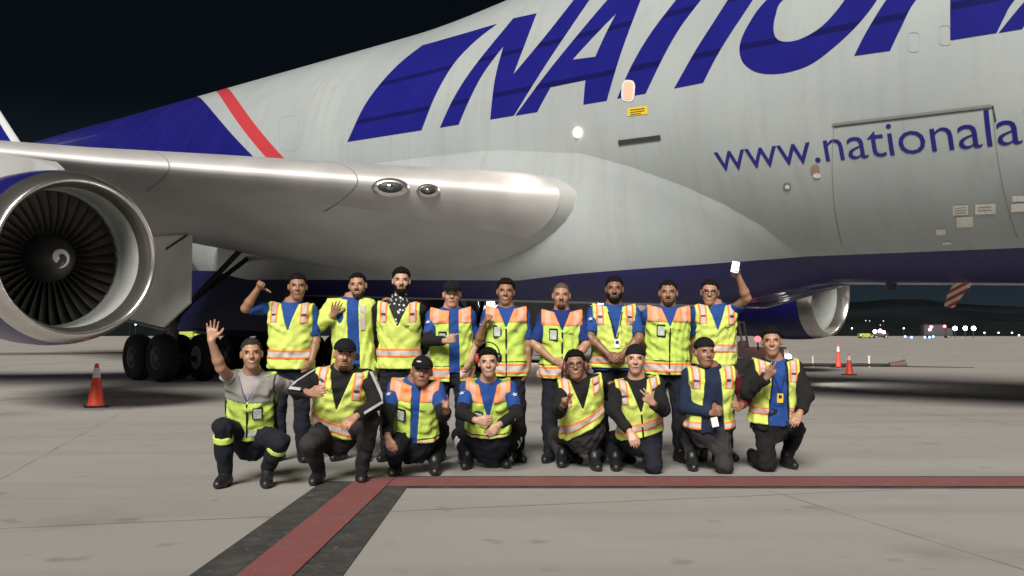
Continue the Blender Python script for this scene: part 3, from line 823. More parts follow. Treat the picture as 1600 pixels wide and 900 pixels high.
def torso_d(x, y, z, H, bulk, skirt=False, belly=0.0):
    u = z / H
    ul = np.clip(u, 0.0, None) if skirt else u
    w = np.interp(ul, TZ, TW).astype(np.float32) * bulk; d = np.interp(ul, TZ, TD).astype(np.float32) * bulk
    yc = belly * np.exp(-((ul - 0.25) / 0.28) ** 2); d = d + yc * 0.8
    if skirt: w = w + 0.03 * np.clip(-u, 0, 1); d = d + 0.03 * np.clip(-u, 0, 1)
    yy = y - yc * 0.7
    q = np.sqrt((x / w) ** 2 + (yy / d) ** 2 + 1e-8)
    g = np.sqrt((x / w ** 2) ** 2 + (yy / d ** 2) ** 2 + 1e-8)
    s = q * (q - 1) / g
    if not skirt: s = np.maximum(s, (TZ[0] - u) * H)
    return np.maximum(s, (u - TZ[-1]) * H)
def add_torso(G, T, k=0.03, grow=0.0, skirt=False):
    c = T['o'] + T['M'] @ np.array([0, 0, T['H'] * .4]); m = 0.62
    i0, i1 = G.box(c - m, c + m)
    x, y, z = frame_xyz(G, i0, i1, T['o'], T['M'])
    put(G, i0, i1, torso_d(x, y, z, T['H'], T['bulk'], skirt, T['belly']) - grow, k)
def folds(G, amp, seed, wl=(0.05, 0.14), mask=None):
    rs = np.random.RandomState(seed); X, Y, Z = G.pts(np.zeros(3, int), G.n); f = 0
    for _ in range(7):
        d = nrm(rs.randn(3)); l = rs.uniform(*wl); k = 2 * np.pi / l
        f = f + np.sin((X * d[0] + Y * d[1] + Z * d[2]) * k + rs.uniform(0, 6.28) + 1.3 * np.sin((X * d[2] + Y * d[0] - Z * d[1]) * k * 0.37 + rs.uniform(0, 6.28)))
    G.F += (amp * f / 7 * 1.6).astype(np.float32)
def nets(G):
    F = G.F; S = F < 0
    n = np.array(F.shape) - 1
    cnt = np.zeros(n, np.uint8)
    for dx in (0, 1):
        for dy in (0, 1):
            for dz in (0, 1): cnt += S[dx:dx + n[0], dy:dy + n[1], dz:dz + n[2]]
    act = np.argwhere((cnt > 0) & (cnt < 8))
    if len(act) == 0: return None
    idx = -np.ones(n, np.int32); idx[tuple(act.T)] = np.arange(len(act))
    acc = np.zeros((len(act), 3)); num = np.zeros(len(act))
    cor = [(i, j, k) for i in (0, 1) for j in (0, 1) for k in (0, 1)]
    val = {c: F[act[:, 0] + c[0], act[:, 1] + c[1], act[:, 2] + c[2]] for c in cor}
    for c in cor:
        for ax in range(3):
            if c[ax] == 0:
                e = list(c); e[ax] = 1; e = tuple(e); a, b = val[c], val[e]
                m = (a < 0) != (b < 0); t = np.where(m, a / np.where(m, a - b, 1), 0)
                p = np.tile(np.array(c, float), (len(act), 1)); p[:, ax] += t
                acc[m] += p[m]; num[m] += 1
    V = G.lo + G.h * (act + acc / num[:, None])
    Q = []
    for ax in range(3):
        o1, o2 = (ax + 1) % 3, (ax + 2) % 3
        sa = [slice(None)] * 3; sb = [slice(None)] * 3; sa[ax] = slice(0, -1); sb[ax] = slice(1, None)
        for q in (o1, o2): sa[q] = slice(1, -1); sb[q] = slice(1, -1)
        A, B = S[tuple(sa)], S[tuple(sb)]
        for flip in (False, True):
            e = np.argwhere((A & ~B) if not flip else (~A & B))
            if not len(e): continue
            e = e.copy(); e[:, o1] += 1; e[:, o2] += 1
            def ci(d1, d2):
                f = e.copy(); f[:, o1] -= d1; f[:, o2] -= d2; return idx[f[:, 0], f[:, 1], f[:, 2]]
            q = np.stack([ci(1, 1), ci(0, 1), ci(0, 0), ci(1, 0)], 1)
            Q.append(q[:, ::-1] if flip else q)
    return V, np.concatenate(Q)
def mesh_from(name, V, Q):
    me = bpy.data.meshes.new(name)
    me.vertices.add(len(V)); me.vertices.foreach_set('co', V.astype(np.float32).ravel())
    me.loops.add(Q.size); me.loops.foreach_set('vertex_index', Q.astype(np.int32).ravel())
    me.polygons.add(len(Q)); me.polygons.foreach_set('loop_start', np.arange(0, Q.size, 4, dtype=np.int32))
    me.polygons.foreach_set('use_smooth', np.ones(len(Q), bool))
    me.update(calc_edges=True); me.validate()
    return me
def grid_obj(name, G, mt, parent, base, attrs=None, cull=None):
    r = nets(G)
    if r is None: return None
    V, Q = r
    me = mesh_from(name, V - base, Q)
    if attrs:
        for k, fn in attrs.items():
            a = me.attributes.new(k, 'FLOAT', 'POINT'); a.data.foreach_set('value', fn(V).astype(np.float32))
    return link(name, me, mt, parent)

# ---- cloth and skin materials
def skin(name, c):
    m = mat('skin_' + name, c, 0.48, noise=(14, 0.10), bump=(120, 0.06)); b = m.node_tree.nodes['Principled BSDF']
    b.inputs['Subsurface Weight'].default_value = 0.08; b.inputs['Subsurface Radius'].default_value = (0.012, 0.005, 0.003)
    return m
SK = {'light': skin('light', (0.45, 0.265, 0.185)), 'tan': skin('tan', (0.36, 0.195, 0.125)), 'brown': skin('brown', (0.275, 0.142, 0.088)), 'dark': skin('dark', (0.21, 0.105, 0.065))}
def cloth(name, c, sheen=0.0, b=(90, 0.15), rough=0.9): return mat(name, c, rough, noise=(7, 0.16), bump=b, spec=0.25, sheen=sheen)
C_BLUE = cloth('blue_polo_cloth', (0.016, 0.056, 0.225))
C_BLUE2 = cloth('dark_blue_polo_cloth', (0.011, 0.028, 0.14))
C_BLACK = cloth('black_cloth', (0.011, 0.011, 0.012)); C_NAVY = cloth('navy_trouser_cloth', (0.0095, 0.011, 0.017))
C_CHAR = cloth('charcoal_trouser_cloth', (0.028, 0.026, 0.028)); C_GREY = cloth('grey_shirt_cloth', (0.32, 0.29, 0.29))
C_HOOD = cloth('navy_hoodie_cloth', (0.012, 0.02, 0.048)); C_RED = cloth('dark_red_cloth', (0.12, 0.012, 0.022)); C_PURP = cloth('purple_collar_cloth', (0.07, 0.045, 0.22))
C_HAIR = mat('black_hair', (0.0055, 0.0046, 0.0042), 0.75, bump=(160, 0.5), noise=(40, 0.4), spec=0.15); C_HAIRG = mat('greying_hair', (0.028, 0.023, 0.02), 0.75, bump=(160, 0.5), noise=(60, 0.5), spec=0.15)
C_STUB = mat('dark_stubble', (0.045, 0.026, 0.019), 0.8, noise=(60, 0.3), bump=(150, 0.4), spec=0.1)
C_SHORT = mat('shaved_hair', (0.075, 0.045, 0.033), 0.7, noise=(50, 0.3))
C_BOOT = mat('black_boot_leather', (0.013, 0.013, 0.014), 0.45, bump=(40, 0.2))
C_CAP = cloth('black_cap_cloth', (0.006, 0.006, 0.0075)); C_WHITE = mat('white_plastic', (0.7, 0.7, 0.68), 0.5); C_PLB = mat('black_plastic', (0.015, 0.015, 0.016), 0.35)
C_CARD = mat('badge_card', (0.42, 0.47, 0.44), 0.3, noise=(60, 0.3)); C_EYE = mat('eye', (0.012, 0.008, 0.006), 0.2); C_SCL = mat('eye_white', (0.085, 0.06, 0.05), 0.4); C_LASH = mat('eyelash_line', (0.045, 0.022, 0.016), 0.7); C_LIP = mat('lips', (0.19, 0.075, 0.058), 0.6); C_TEETH = mat('teeth', (0.47, 0.44, 0.40), 0.5)
C_STAR = mat('white_sleeve_print', (0.45, 0.49, 0.56), 0.7); C_GLASSF = mat('spectacle_frame', (0.02, 0.018, 0.016), 0.3); C_MUFF = mat('ear_defender_brown', (0.12, 0.035, 0.025), 0.4); C_MUFFR = mat('ear_defender_red', (0.3, 0.04, 0.03), 0.4)
def vest_cloth(name, c):
    m = mat(name, c, 0.8, spec=0.2); g = NG(m); o = g.obj()
    n = g.noise(o, 5, 4); c1 = g.mix(g.rng(n, 0.3, 0.7, 0, 1), tuple(v * 0.88 for v in c), c); g.col(c1)
    h = g.m('ADD', g.noise(o, 16, 4), g.m('MULTIPLY', g.noise(o, 140, 2), 0.3)); g.bump(h, 0.55, 0.02); return m
V_LIME = vest_cloth('lime_mesh_cloth', (0.57, 0.68, 0.15)); V_LIMEG = vest_cloth('lime_green_cloth', (0.50, 0.66, 0.125)); V_TRIM = cloth('black_vest_trim', (0.012, 0.012, 0.012)); V_GREYT = cloth('grey_vest_yoke', (0.2, 0.2, 0.19))
def band_mat(name, edge, mid, th, bar=False):
    m = mat(name, edge, 0.6, spec=0.3); g = NG(m); a = g.attr('band'); o = g.obj()
    f = g.m('LESS_THAN', a, th); c = g.mix(f, edge, mid)
    if bar: c = g.mix(g.m('GREATER_THAN', g.attr('bar'), 0.5), c, (0.03, 0.03, 0.032))
    n = g.noise(o, 30, 3); c = g.mix(g.rng(n, 0.35, 0.7, 0, 0.18), c, (0.2, 0.17, 0.15)); g.col(c); g.bump(g.noise(o, 18, 3), 0.25, 0.01)
    return m
ORANGE = (0.82, 0.20, 0.045); SILV = (0.50, 0.445, 0.42)
B_STD = band_mat('orange_silver_band', ORANGE, SILV, 0.52); B_BAR = band_mat('orange_silver_strap', ORANGE, SILV, 0.5, True)
B_YOKE = band_mat('orange_yoke', (0.85, 0.27, 0.10), (0.66, 0.36, 0.26), 0.42); B_GREY = band_mat('grey_band', (0.30, 0.30, 0.28), (0.36, 0.36, 0.34), 0.5)

# ---- hands
CURL = {'open': (4, 6, 6), 'relax': (22, 28, 20), 'fist': (78, 92, 55), 'point': None, 'peace': None, 'thumb': (80, 92, 55), 'grip': (45, 55, 35)}
def hand_prims(wr, dr, nm, pose, tv, sc=1.0):
    d = nrm(dr); n = nrm(np.asarray(nm) - d * (np.asarray(nm) @ d)); c = np.cross(n, d)
    sg = 1.0 if c @ np.asarray(tv) >= 0 else -1.0; side = c * sg
    P = []
    offs = [0.030, 0.010, -0.010, -0.029]; lens = [0.074, 0.082, 0.076, 0.060]
    kn = []
    for i, o in enumerate(offs):
        k = wr + d * (0.092 - 0.006 * abs(i - 1)) * sc + side * o * sc * (1.15 if pose == 'open' else 1.0); kn.append(k)
        P.append((wr + side * o * 0.55 + d * 0.012, k, 0.0145 * sc, 0.0125 * sc, 0.014))
    for i in range(4):
        cu = CURL.get(pose) or CURL['fist']
        if pose == 'point' and i == 0: cu = (5, 8, 8)
        if pose == 'peace' and i in (0, 1): cu = (4, 6, 6)
        spread = {'open': 9, 'peace': 10}.get(pose, 2)
        s_ang = R(spread * (1.4 - i) * 0.8) if not (pose == 'peace' and i > 1) else 0
        a = 0; p = kn[i]; dd0 = nrm(d * math.cos(s_ang) + side * math.sin(s_ang))
        for j, fr in enumerate((0.44, 0.31, 0.25)):
            a += R(cu[j]); q = p + (dd0 * math.cos(a) + n * math.sin(a)) * lens[i] * fr * sc
            P.append((p, q, (0.0098 - 0.0009 * j) * sc, (0.0090 - 0.0009 * j) * sc, 0.004)); p = q
    b = wr + d * 0.028 * sc + side * 0.022 * sc
    if pose in ('thumb',): dirs = [nrm(side * 0.9 + d * 0.5), nrm(side + d * 0.15), nrm(side)]
    elif pose == 'open': dirs = [nrm(d * 0.75 + side * 0.8), nrm(d * 0.8 + side * 0.7), nrm(d + side * 0.5)]
    elif pose in ('fist', 'peace', 'point'): dirs = [nrm(d * 0.8 + side * 0.5 + n * 0.35), nrm(d * 0.6 - side * 0.2 + n * 0.8), nrm(-side + d * 0.3 + n * 0.5)]
    else: dirs = [nrm(d * 0.85 + side * 0.5 + n * 0.2), nrm(d + side * 0.1 + n * 0.3), nrm(d + n * 0.4)]
    for j, L_ in enumerate((0.042, 0.034, 0.028)):
        q = b + dirs[j] * L_ * sc; P.append((b, q, (0.0145 - 0.002 * j) * sc, (0.0125 - 0.002 * j) * sc, 0.008)); b = q
    return P

def sphere_hit(par, x, y, L, sgn):
    d = ray(x, y); d = d / np.linalg.norm(d); oc = CAMP - par; b = oc @ d; c = oc @ oc - L * L; disc = b * b - c
    if disc <= 0:
        p = CAMP + d * (-b); return par + nrm(p - par) * L * 1.0 if np.linalg.norm(p - par) < L * 1.25 else p
    t = -b + (math.sqrt(disc) if sgn > 0 else -math.sqrt(disc)); return CAMP + d * t
def knee_solve(x, y, hip, ank, L1=0.43, L2=0.41, D0=8.5):
    best = None
    for D in np.arange(D0 - 0.7, D0 + 0.7, 0.01):
        p = at(x, y, D); e = (np.linalg.norm(p - hip) - L1) ** 2 + (np.linalg.norm(p - ank) - L2) ** 2
        if best is None or e < best[0]: best = (e, p)
    return best[1]

HS = 1.07
def carve(G, o, M, c, r, k=0.012):
    r = np.asarray(r, float); wc = o + M @ np.asarray(c, float); m = max(r) + k + 0.02
    i0, i1 = G.box(wc - m, wc + m); x, y, z = frame_xyz(G, i0, i1, wc, M)
    q = np.sqrt((x / r[0]) ** 2 + (y / r[1]) ** 2 + (z / r[2]) ** 2); q2 = np.sqrt((x / r[0] ** 2) ** 2 + (y / r[1] ** 2) ** 2 + (z / r[2] ** 2) ** 2) + 1e-6
    sl = tuple(slice(i0[j], i1[j]) for j in range(3)); G.F[sl] = -smin(-G.F[sl], q * (q - 1) / q2, k)
def head_prims(G, o, M, grow=0.0, parts='all', k=0.02, wide=1.0):
    ell_ = globals()['ell']
    def ell(G, o, M, c, r, k=0.02, grow=0.0): ell_(G, o, M, np.array(c) * HS, np.array(r) * HS, k, grow)
    if parts in ('all', 'skull'): ell(G, o, M, (0, -0.012, 0.028), (0.076 * wide, 0.096, 0.094), k, grow)
    if parts in ('all', 'jaw'):
        ell(G, o, M, (0, 0.016, -0.032), (0.061 * wide, 0.072, 0.082), k, grow)
        ell(G, o, M, (0, 0.052, -0.092), (0.030 * wide, 0.026, 0.022), 0.03, grow)
    if parts == 'all':
        w = lambda c: o + M @ (np.array(c) * HS)
        ell(G, o, M, (0, 0.074, 0.034), (0.048, 0.016, 0.014), 0.02)
        for s in (-1, 1):
            ell(G, o, M, (s * 0.036, 0.062, -0.022), (0.024, 0.022, 0.022), 0.02)
            ell(G, o, M, (s * 0.078 * wide, -0.008, 0.0), (0.010, 0.020, 0.031), 0.008)
        cone(G, w((0, 0.084, 0.022)), w((0, 0.108, -0.018)), 0.009, 0.0135, 0.012)
        for s in (-1, 1): cone(G, w((s * 0.011, 0.094, -0.022)), w((s * 0.012, 0.096, -0.022)), 0.010, 0.010, 0.01)
        ell(G, o, M, (0, 0.080, -0.056), (0.026, 0.010, 0.012), 0.015)
        for s in (-1, 1): carve(G, o, M, np.array((s * 0.032, 0.100, 0.010)) * HS, (0.019, 0.017, 0.012), 0.014)

def star_mesh():
    bm = bmesh.new(); vs_ = []
    for k in range(10):
        r = 0.027 if k % 2 == 0 else 0.010; a = math.pi / 2 + math.pi * k / 5 + 0.25
        vs_.append(bm.verts.new((r * math.cos(a) * 1.15, r * math.sin(a), 0)))
    bm.faces.new(vs_); r = bmesh.ops.extrude_face_region(bm, geom=list(bm.faces)); 
    for v in r['geom']:
        if isinstance(v, bmesh.types.BMVert): v.co.z += 0.003
    bmesh.ops.recalc_face_normals(bm, faces=bm.faces); me = bpy.data.meshes.new('sleeve_star'); bm.to_mesh(me); bm.free(); me.materials.append(C_STAR); return me
ME_STAR = star_mesh()
def orient(o, pos, X, Y, Z):
    m = Matrix(((X[0], Y[0], Z[0], pos[0]), (X[1], Y[1], Z[1], pos[1]), (X[2], Y[2], Z[2], pos[2]), (0, 0, 0, 1))); o.matrix_local = m
def box_mesh(name, sx, sy, sz, mt, bev=0.0):
    bm = bmesh.new(); add_box(bm, (0, 0, 0), (sx, sy, sz))
    if bev: bevel_all(bm, bev, 2)
    me = bpy.data.meshes.new(name); bm.to_mesh(me); bm.free(); me.materials.append(mt); return me
ME_HOLD = box_mesh('badge_holder', 0.088, 0.012, 0.118, C_PLB, 0.006); ME_CARDM = box_mesh('badge_card', 0.066, 0.012, 0.09, C_CARD, 0.003); ME_ID = box_mesh('identity_card', 0.058, 0.006, 0.088, C_WHITE, 0.003); ME_IDPH = box_mesh('card_photo', 0.03, 0.006, 0.03, C_BLUE2, 0.001)
ME_IDY = box_mesh('identity_card', 0.058, 0.006, 0.088, M_YEL, 0.003)

def person(P):
    D = P['D']; seed = P['seed']
    sa, sb = at(*P['sa'], D + P.get('sad', 0)), at(*P['sb'], D + P.get('sbd', 0))
    mid = (sa + sb) / 2; half = (sb - sa) / 2; wdt = np.linalg.norm(half)
    bulk = P.get('bulk', 1.04)
    half = half / wdt * min(max(wdt * 0.84, 0.165), 0.205); sa, sb = mid - half - [0, 0, 0.05], mid + half - [0, 0, 0.05]
    hip = at(*P['hip'], D + P.get('hipd', 0.03))
    top = mid - np.array([0, 0, 0.005])
    up = nrm(top - hip); H = np.linalg.norm(top - hip); rt = nrm(half - up * (half @ up)); fr = np.cross(rt, up)
    T = dict(o=hip, M=np.stack([rt, fr, up], 1), H=H, bulk=bulk, belly=P.get('belly', 0.0))
    hd = at(*P['head'], D + P.get('headd', -0.03))
    # head frame: looks towards the camera, turned by yaw / tilted by roll
    f0 = CAMP - hd; f0[2] *= 0.6; f0 = nrm(f0); u0 = nrm(np.array([0, 0, 1.0]) * 0.85 + up * 0.15); r0 = nrm(np.cross(f0, u0)); u0 = np.cross(r0, f0)
    HM = np.stack([r0, f0, u0], 1)
    yw, rl_, pt = R(P.get('yaw', 0)), R(P.get('roll', 0)), R(P.get('pitch', 0))
    E3 = np.array(Matrix.Rotation(yw, 3, 'Z') @ Matrix.Rotation(rl_, 3, 'Y') @ Matrix.Rotation(pt, 3, 'X')); HM = HM @ E3
    neck = hip + up * H * 1.0
    # arms
    arms = []
    for q, S in (('a', sa), ('b', sb)):
        ex, ey, es = P['e' + q]; wx, wy, ws = P['w' + q]
        E = sphere_hit(S, ex, ey, 0.285, es); Wp = sphere_hit(E, wx, wy, 0.25, ws)
        hx, hy, hs, pose, nm, tv = P['h' + q]
        Hn = sphere_hit(Wp, hx, hy, 0.10, hs)
        arms.append((S, E, Wp, nrm(Hn - Wp), pose, np.array(nm, float), np.array(tv, float)))
    # legs
    legs = []
    for q, sg in (('a', -1), ('b', 1)):
        hj = hip + rt * sg * 0.088 - up * 0.02
        L = P['l' + q]
        if L[0] == 'stand':
            ank = np.array([hj[0] + sg * 0.03 + L[1], hj[1] + L[2], 0.095]); kn = (hj + ank) / 2 + np.array([sg * 0.012, -0.025, 0.01]); fd = nrm(np.array([sg * 0.30, -1, 0]))
        elif L[0] == 'up':
            ank = at_z(L[3], L[4], L[5] if len(L) > 5 else 0.10); kn = knee_solve(L[1], L[2], hj, ank, D0=D - 0.1); fd = nrm(np.array([(kn - ank)[0] * 0.6 + sg * 0.08, -1, 0]))
        else:   # kneeling on the ground
            kn = at_z(L[1], L[2], 0.075); ank = kn + np.array([sg * 0.03 + L[3], 0.40, 0.02]); fd = None
        legs.append((hj, kn, ank, fd, L))
    base = np.array([hip[0], (legs[0][2][1] + legs[1][2][1]) / 2, 0.0])
    root = empty('person', base); tag(root, P['label'], 'person', 'ground crew posing together')
    # ---------------- body: one continuous skin
    allp = [hd + HM @ np.array([0, 0, .14]), sa, sb, hip] + [a[1] for a in arms] + [a[2] + a[3] * 0.21 for a in arms] + [l[1] for l in legs] + [l[2] for l in legs]
    lo = np.min(allp, 0) - 0.17; hi = np.max(allp, 0) + 0.17; lo[2] = max(lo[2], -0.03)
    G = Grid(lo, hi, 0.0078)
    add_torso(G, T, 0.04, -0.004)
    cone(G, neck - up * 0.03, hd + HM @ np.array([0, -0.02, -0.05]), 0.062, 0.056, 0.05)
    for S, E, Wp, hdv, pose, nm, tv in arms:
        cone(G, neck - up * 0.05, S, 0.05, 0.05, 0.05); cone(G, S, E, 0.051, 0.041, 0.03); mE = E + (Wp - E) * 0.3
        cone(G, E, mE, 0.041, 0.043, 0.02); cone(G, mE, Wp, 0.043, 0.027, 0.02)
    for hj, kn, ank, fd, L in legs:
        cone(G, hj, kn, 0.085, 0.058, 0.05); mK = kn + (ank - kn) * 0.35; cone(G, kn, mK, 0.056, 0.056, 0.03); cone(G, mK, ank, 0.056, 0.036, 0.03)
    head_prims(G, hd, HM, wide=P.get('wide', 1.0))
    for S, E, Wp, hdv, pose, nm, tv in arms:
        for a, b, r1, r2, k in hand_prims(Wp, hdv, nm, pose, tv): cone(G, a, b, r1, r2, k)
    body = grid_obj('body', G, SK[P['skin']], root, base)
    # ---------------- trousers and boots
    pts = [hip] + [l[1] for l in legs] + [l[2] for l in legs]
    G = Grid(np.maximum(np.min(pts, 0) - 0.22, [-99, -99, -0.02]), np.max(pts, 0) + [0.22, 0.22, 0.24], 0.0105)
    add_torso(G, T, 0.03, 0.010)
    X, Y, Z = frame_xyz(G, np.zeros(3, int), G.n, T['o'], T['M']); G.F = np.maximum(G.F, Z - 0.10)
    for hj, kn, ank, fd, L in legs:
        cone(G, hj, kn, 0.098, 0.076, 0.05); mK = kn + (ank - kn) * 0.45; cone(G, kn, mK, 0.076, 0.072, 0.03); cone(G, mK, ank + (kn - ank) * 0.06, 0.072, 0.060, 0.03)
    folds(G, 0.0095, seed, (0.05, 0.15))
    tr = grid_obj('trousers', G, P['trousers'], root, base)
    for hj, kn, ank, fd, L in legs:
        if fd is None:
            fdv = np.array([0, 0.25, -1.0]); a0 = ank + [0, 0.02, 0.0]; pp = [(a0, a0 + [0, 0.05, 0.02], .046, .044), (a0 + [0, .03, .0], a0 + [0, .08, -0.045], .042, .036)]
        else:
            g0 = np.array([ank[0], ank[1], max(0.0, ank[2] - 0.10)])
            heel = g0 - fd * 0.045 + [0, 0, 0.042]; ball = np.array([*(ank + fd * 0.10)[:2], 0.040]); toe = np.array([*(ank + fd * 0.175)[:2], 0.036])
            pp = [(heel, ball, .042, .046), (ball, toe, .046, .036), (ank + [0, 0, .03], heel, .052, .044), (ank, ball, .047, .042)]
        allq = np.array([x for q_ in pp for x in q_[:2]]); G = Grid(allq.min(0) - 0.08, allq.max(0) + 0.08, 0.011)
        for a, b, r1, r2 in pp: cone(G, a, b, r1, r2, 0.025)
        X, Y, Z = G.pts(np.zeros(3, int), G.n); G.F = np.maximum(G.F, 0.001 - Z + 0 * G.F)
        grid_obj('boot', G, C_BOOT, root, base)
        if P.get('shinband') and fd is not None:
            for (mtb, fa, fb) in P['shinband']:
                a = kn + (ank - kn) * fa; b = kn + (ank - kn) * fb; G = Grid(np.minimum(a, b) - 0.13, np.maximum(a, b) + 0.13, 0.009); cone(G, kn, kn + (ank - kn) * 0.45, 0.076, 0.072, 0.03, 0.008); cone(G, kn + (ank - kn) * 0.45, ank, 0.072, 0.06, 0.03, 0.008)
                X, Y, Z = G.pts(np.zeros(3, int), G.n); ax = nrm(b - a); t = (X - a[0]) * ax[0] + (Y - a[1]) * ax[1] + (Z - a[2]) * ax[2]; Ln = np.linalg.norm(b - a)
                G.F = np.maximum(G.F, np.maximum(-t, t - Ln)); grid_obj('reflective_band', G, mtb, tr, base)
    # ---------------- upper garments
    def sleeves(G, fa, grow, r_end=1.0):
        for (S, E, Wp, *_), f in zip(arms, fa):
            if f <= 0: continue
            cone(G, neck - up * 0.055, S, 0.05, 0.05, 0.05, grow)
            cone(G, S, S + (E - S) * min(1, f), 0.051, 0.051 - 0.005 * min(1, f), 0.03, grow)
            if f > 1: cone(G, E, E + (Wp - E) * (f - 1), 0.046, 0.046 - 0.013 * (f - 1), 0.03, grow)
    def garment(name, mt, fa, grow, amp, z0=-0.12, ztop=1.10, front_gap=None, attrs=None, skirt=True, k=0.0105, vneck=None):
        pts = [hip - up * 0.1, neck + up * 0.1, sa, sb] + [E for (S, E, *_), f in zip(arms, fa) if f > 0] + [Wp for (S, E, Wp, *_), f in zip(arms, fa) if f > 1]
        G = Grid(np.min(pts, 0) - 0.24, np.max(pts, 0) + 0.24, k)
        add_torso(G, T, 0.03, grow, skirt); 
        X, Y, Z = frame_xyz(G, np.zeros(3, int), G.n, T['o'], T['M'])
        G.F = np.maximum(G.F, z0 - Z)
        sleeves(G, fa, max(grow * 0.7 + 0.002, 0.0115))
        folds(G, amp * 1.2, seed + 9, (0.06, 0.18))
        G.F = np.maximum(G.F, (Z - ztop * H) + 0.25 * np.maximum(0, Y))
        for (S, E, Wp, *_), f in zip(arms, fa):      # clean sleeve hems
            if 0 < f:
                end = S + (E - S) * f if f <= 1 else E + (Wp - E) * (f - 1); ax = nrm(E - S) if f <= 1 else nrm(Wp - E)
                x, y, z = G.pts(np.zeros(3, int), G.n); t = (x - end[0]) * ax[0] + (y - end[1]) * ax[1] + (z - end[2]) * ax[2]
                near = ((x - end[0]) ** 2 + (y - end[1]) ** 2 + (z - end[2]) ** 2) < 0.11 ** 2
                G.F = np.where(near, np.maximum(G.F, t), G.F)
        if front_gap is not None:
            x0, g0, g1 = front_gap
            G.F = np.maximum(G.F, np.where(Y > 0.0, (g0 + (g1 - g0) * np.clip(Z / H, 0, 1)) - np.abs(X - x0), -1))
        if vneck: G.F = np.maximum(G.F, np.where(Y > 0, np.minimum((Z - vneck[0] * H) * vneck[1] - np.abs(X), 0.2), -1))
        return grid_obj(name, G, mt, root, base, attrs)
    z0s = P.get('shirt_z0', -0.10)
    for gname, mt, fa, gr, amp, kw in P['tops']: garment(gname, mt, fa, gr, amp, **dict({'z0': z0s}, **kw))
    if P.get('stars'):
        for q in P['stars']:
            S, E = arms[q][0], arms[q][1]; ax = nrm(E - S); n = nrm(np.array([-0.35 if q == 0 else 0.35, -1, 0.15])); n = nrm(n - ax * (n @ ax)); pos = S + (E - S) * 0.42 + n * 0.074 - base
            o = link('sleeve_emblem', ME_STAR, None, root); orient(o, pos, np.cross(-ax, n), -ax, n)
    # ---------------- vest
    v = P.get('vest')
    if v:
        kind = v['kind']; grow = v.get('grow', 0.034); ub = v.get('bottom', -0.16); u0 = v.get('v', 0.60); vw = v.get('vw', 0.085); gap = v.get('gap'); tilt = v.get('tilt', 0.0)
        aw = v.get('aw', 0.205) * bulk
        def vgrid(gr, h=0.0092):
            pts = [hip + up * H * min(ub, 0), neck + up * 0.05, sa, sb]; G = Grid(np.min(pts, 0) - 0.24, np.max(pts, 0) + 0.24, h)
            add_torso(G, T, 0.03, gr, True)
            for S in (sa, sb): cone(G, neck - up * 0.055, S + (S - neck) * 0.02, 0.05, 0.053, 0.05, gr)
            folds(G, 0.0150, seed + 9, (0.06, 0.18))
            X, Y, Z = frame_xyz(G, np.zeros(3, int), G.n, T['o'], T['M']); return G, X, Y, Z
        def cutV(G, X, Y, Z, m=0.0):
            U = Z / H + tilt * X
            F = np.maximum(G.F, (ub - U) * H)
            aww = np.where(Z / H > 0.55, aw - 0.012 * np.clip((Z / H - 0.55) / 0.3, 0, 1), 9.0)
            F = np.maximum(F, np.abs(X) - aww)
            F = np.maximum(F, np.where(Y > -0.02, np.minimum((Z / H - u0) / (1.02 - u0), 1.0) * vw - np.abs(X - v.get('vx', 0)), -1)) if not gap else F
            F = np.maximum(F, (0.068 - np.sqrt(X ** 2 + (Y + 0.01) ** 2)) * np.where(Z / H > 0.9, 1, -0) - np.where(Z / H > 0.9, 0, 1))
            F = np.maximum(F, Z - (1.015 + 0.0 * X) * H - 0.25 * np.clip(np.abs(X) - 0.05, 0, 1))
            if gap:
                g0, g1, gx = gap; F = np.maximum(F, np.where(Y > 0, (g0 + (g1 - g0) * np.clip(Z / H, 0, 1)) - np.abs(X - gx), -1))
            return F
        G, X, Y, Z = vgrid(grow); G.F = cutV(G, X, Y, Z)
        vest = grid_obj('vest', G, v.get('mat', V_LIME), root, base)
        if not vest: vest = root
        def uvx(V):
            q = (V - T['o']) @ T['M']; return q[:, 0], q[:, 1], q[:, 2] / H + tilt * q[:, 0]
        def piece(name, mt, region, gr, attrs, h=0.0092):
            G, X, Y, Z = vgrid(grow + gr, h); F = cutV(G, X, Y, Z); G.F = np.maximum(F, region(X, Y, Z / H + tilt * X)); return grid_obj(name, G, mt, vest, base, attrs)
        bc, bw = v.get('band', (0.13, 0.085))
        if kind in ('strap', 'grey'):
            piece('reflective_band', B_STD if kind == 'strap' else B_GREY, lambda X, Y, U: (np.abs(U - bc) - bw) * H, 0.004, {'band': lambda V: np.abs(uvx(V)[2] - bc) / bw})
            xs = v.get('xs', 0.132) * bulk; sw = 0.040
            for sg in (-1, 1):
                piece('shoulder_strap', B_BAR if kind == 'strap' else V_GREYT, lambda X, Y, U: np.maximum(np.abs(X - sg * (xs + 0.0 * U)) - sw, np.where(Y > -0.05, (v.get('strap_u', 0.68) - U) * H, 1.0)), 0.005,
                      {'band': lambda V: np.abs(uvx(V)[0] - sg * xs) / sw, 'bar': lambda V: (np.abs(uvx(V)[2] - 0.835) < 0.022) * (np.abs(uvx(V)[0] - sg * xs) < 0.024) * 1.0})
            if kind == 'grey':
                piece('grey_yoke', V_GREYT, lambda X, Y, U: np.where(Y > 0, (0.66 - U) * H, 1.0), 0.0035, None)
                for sg in (-1, 1): piece('black_trim', V_TRIM, lambda X, Y, U: np.maximum(np.abs(np.abs(X) - aw) - 0.016, np.where(X * sg > 0, -1.0, 1.0)), 0.006, None)
        else:
            piece('reflective_band', B_STD, lambda X, Y, U: (np.abs(U - bc) - bw) * H, 0.004, {'band': lambda V: np.abs(uvx(V)[2] - bc) / bw})
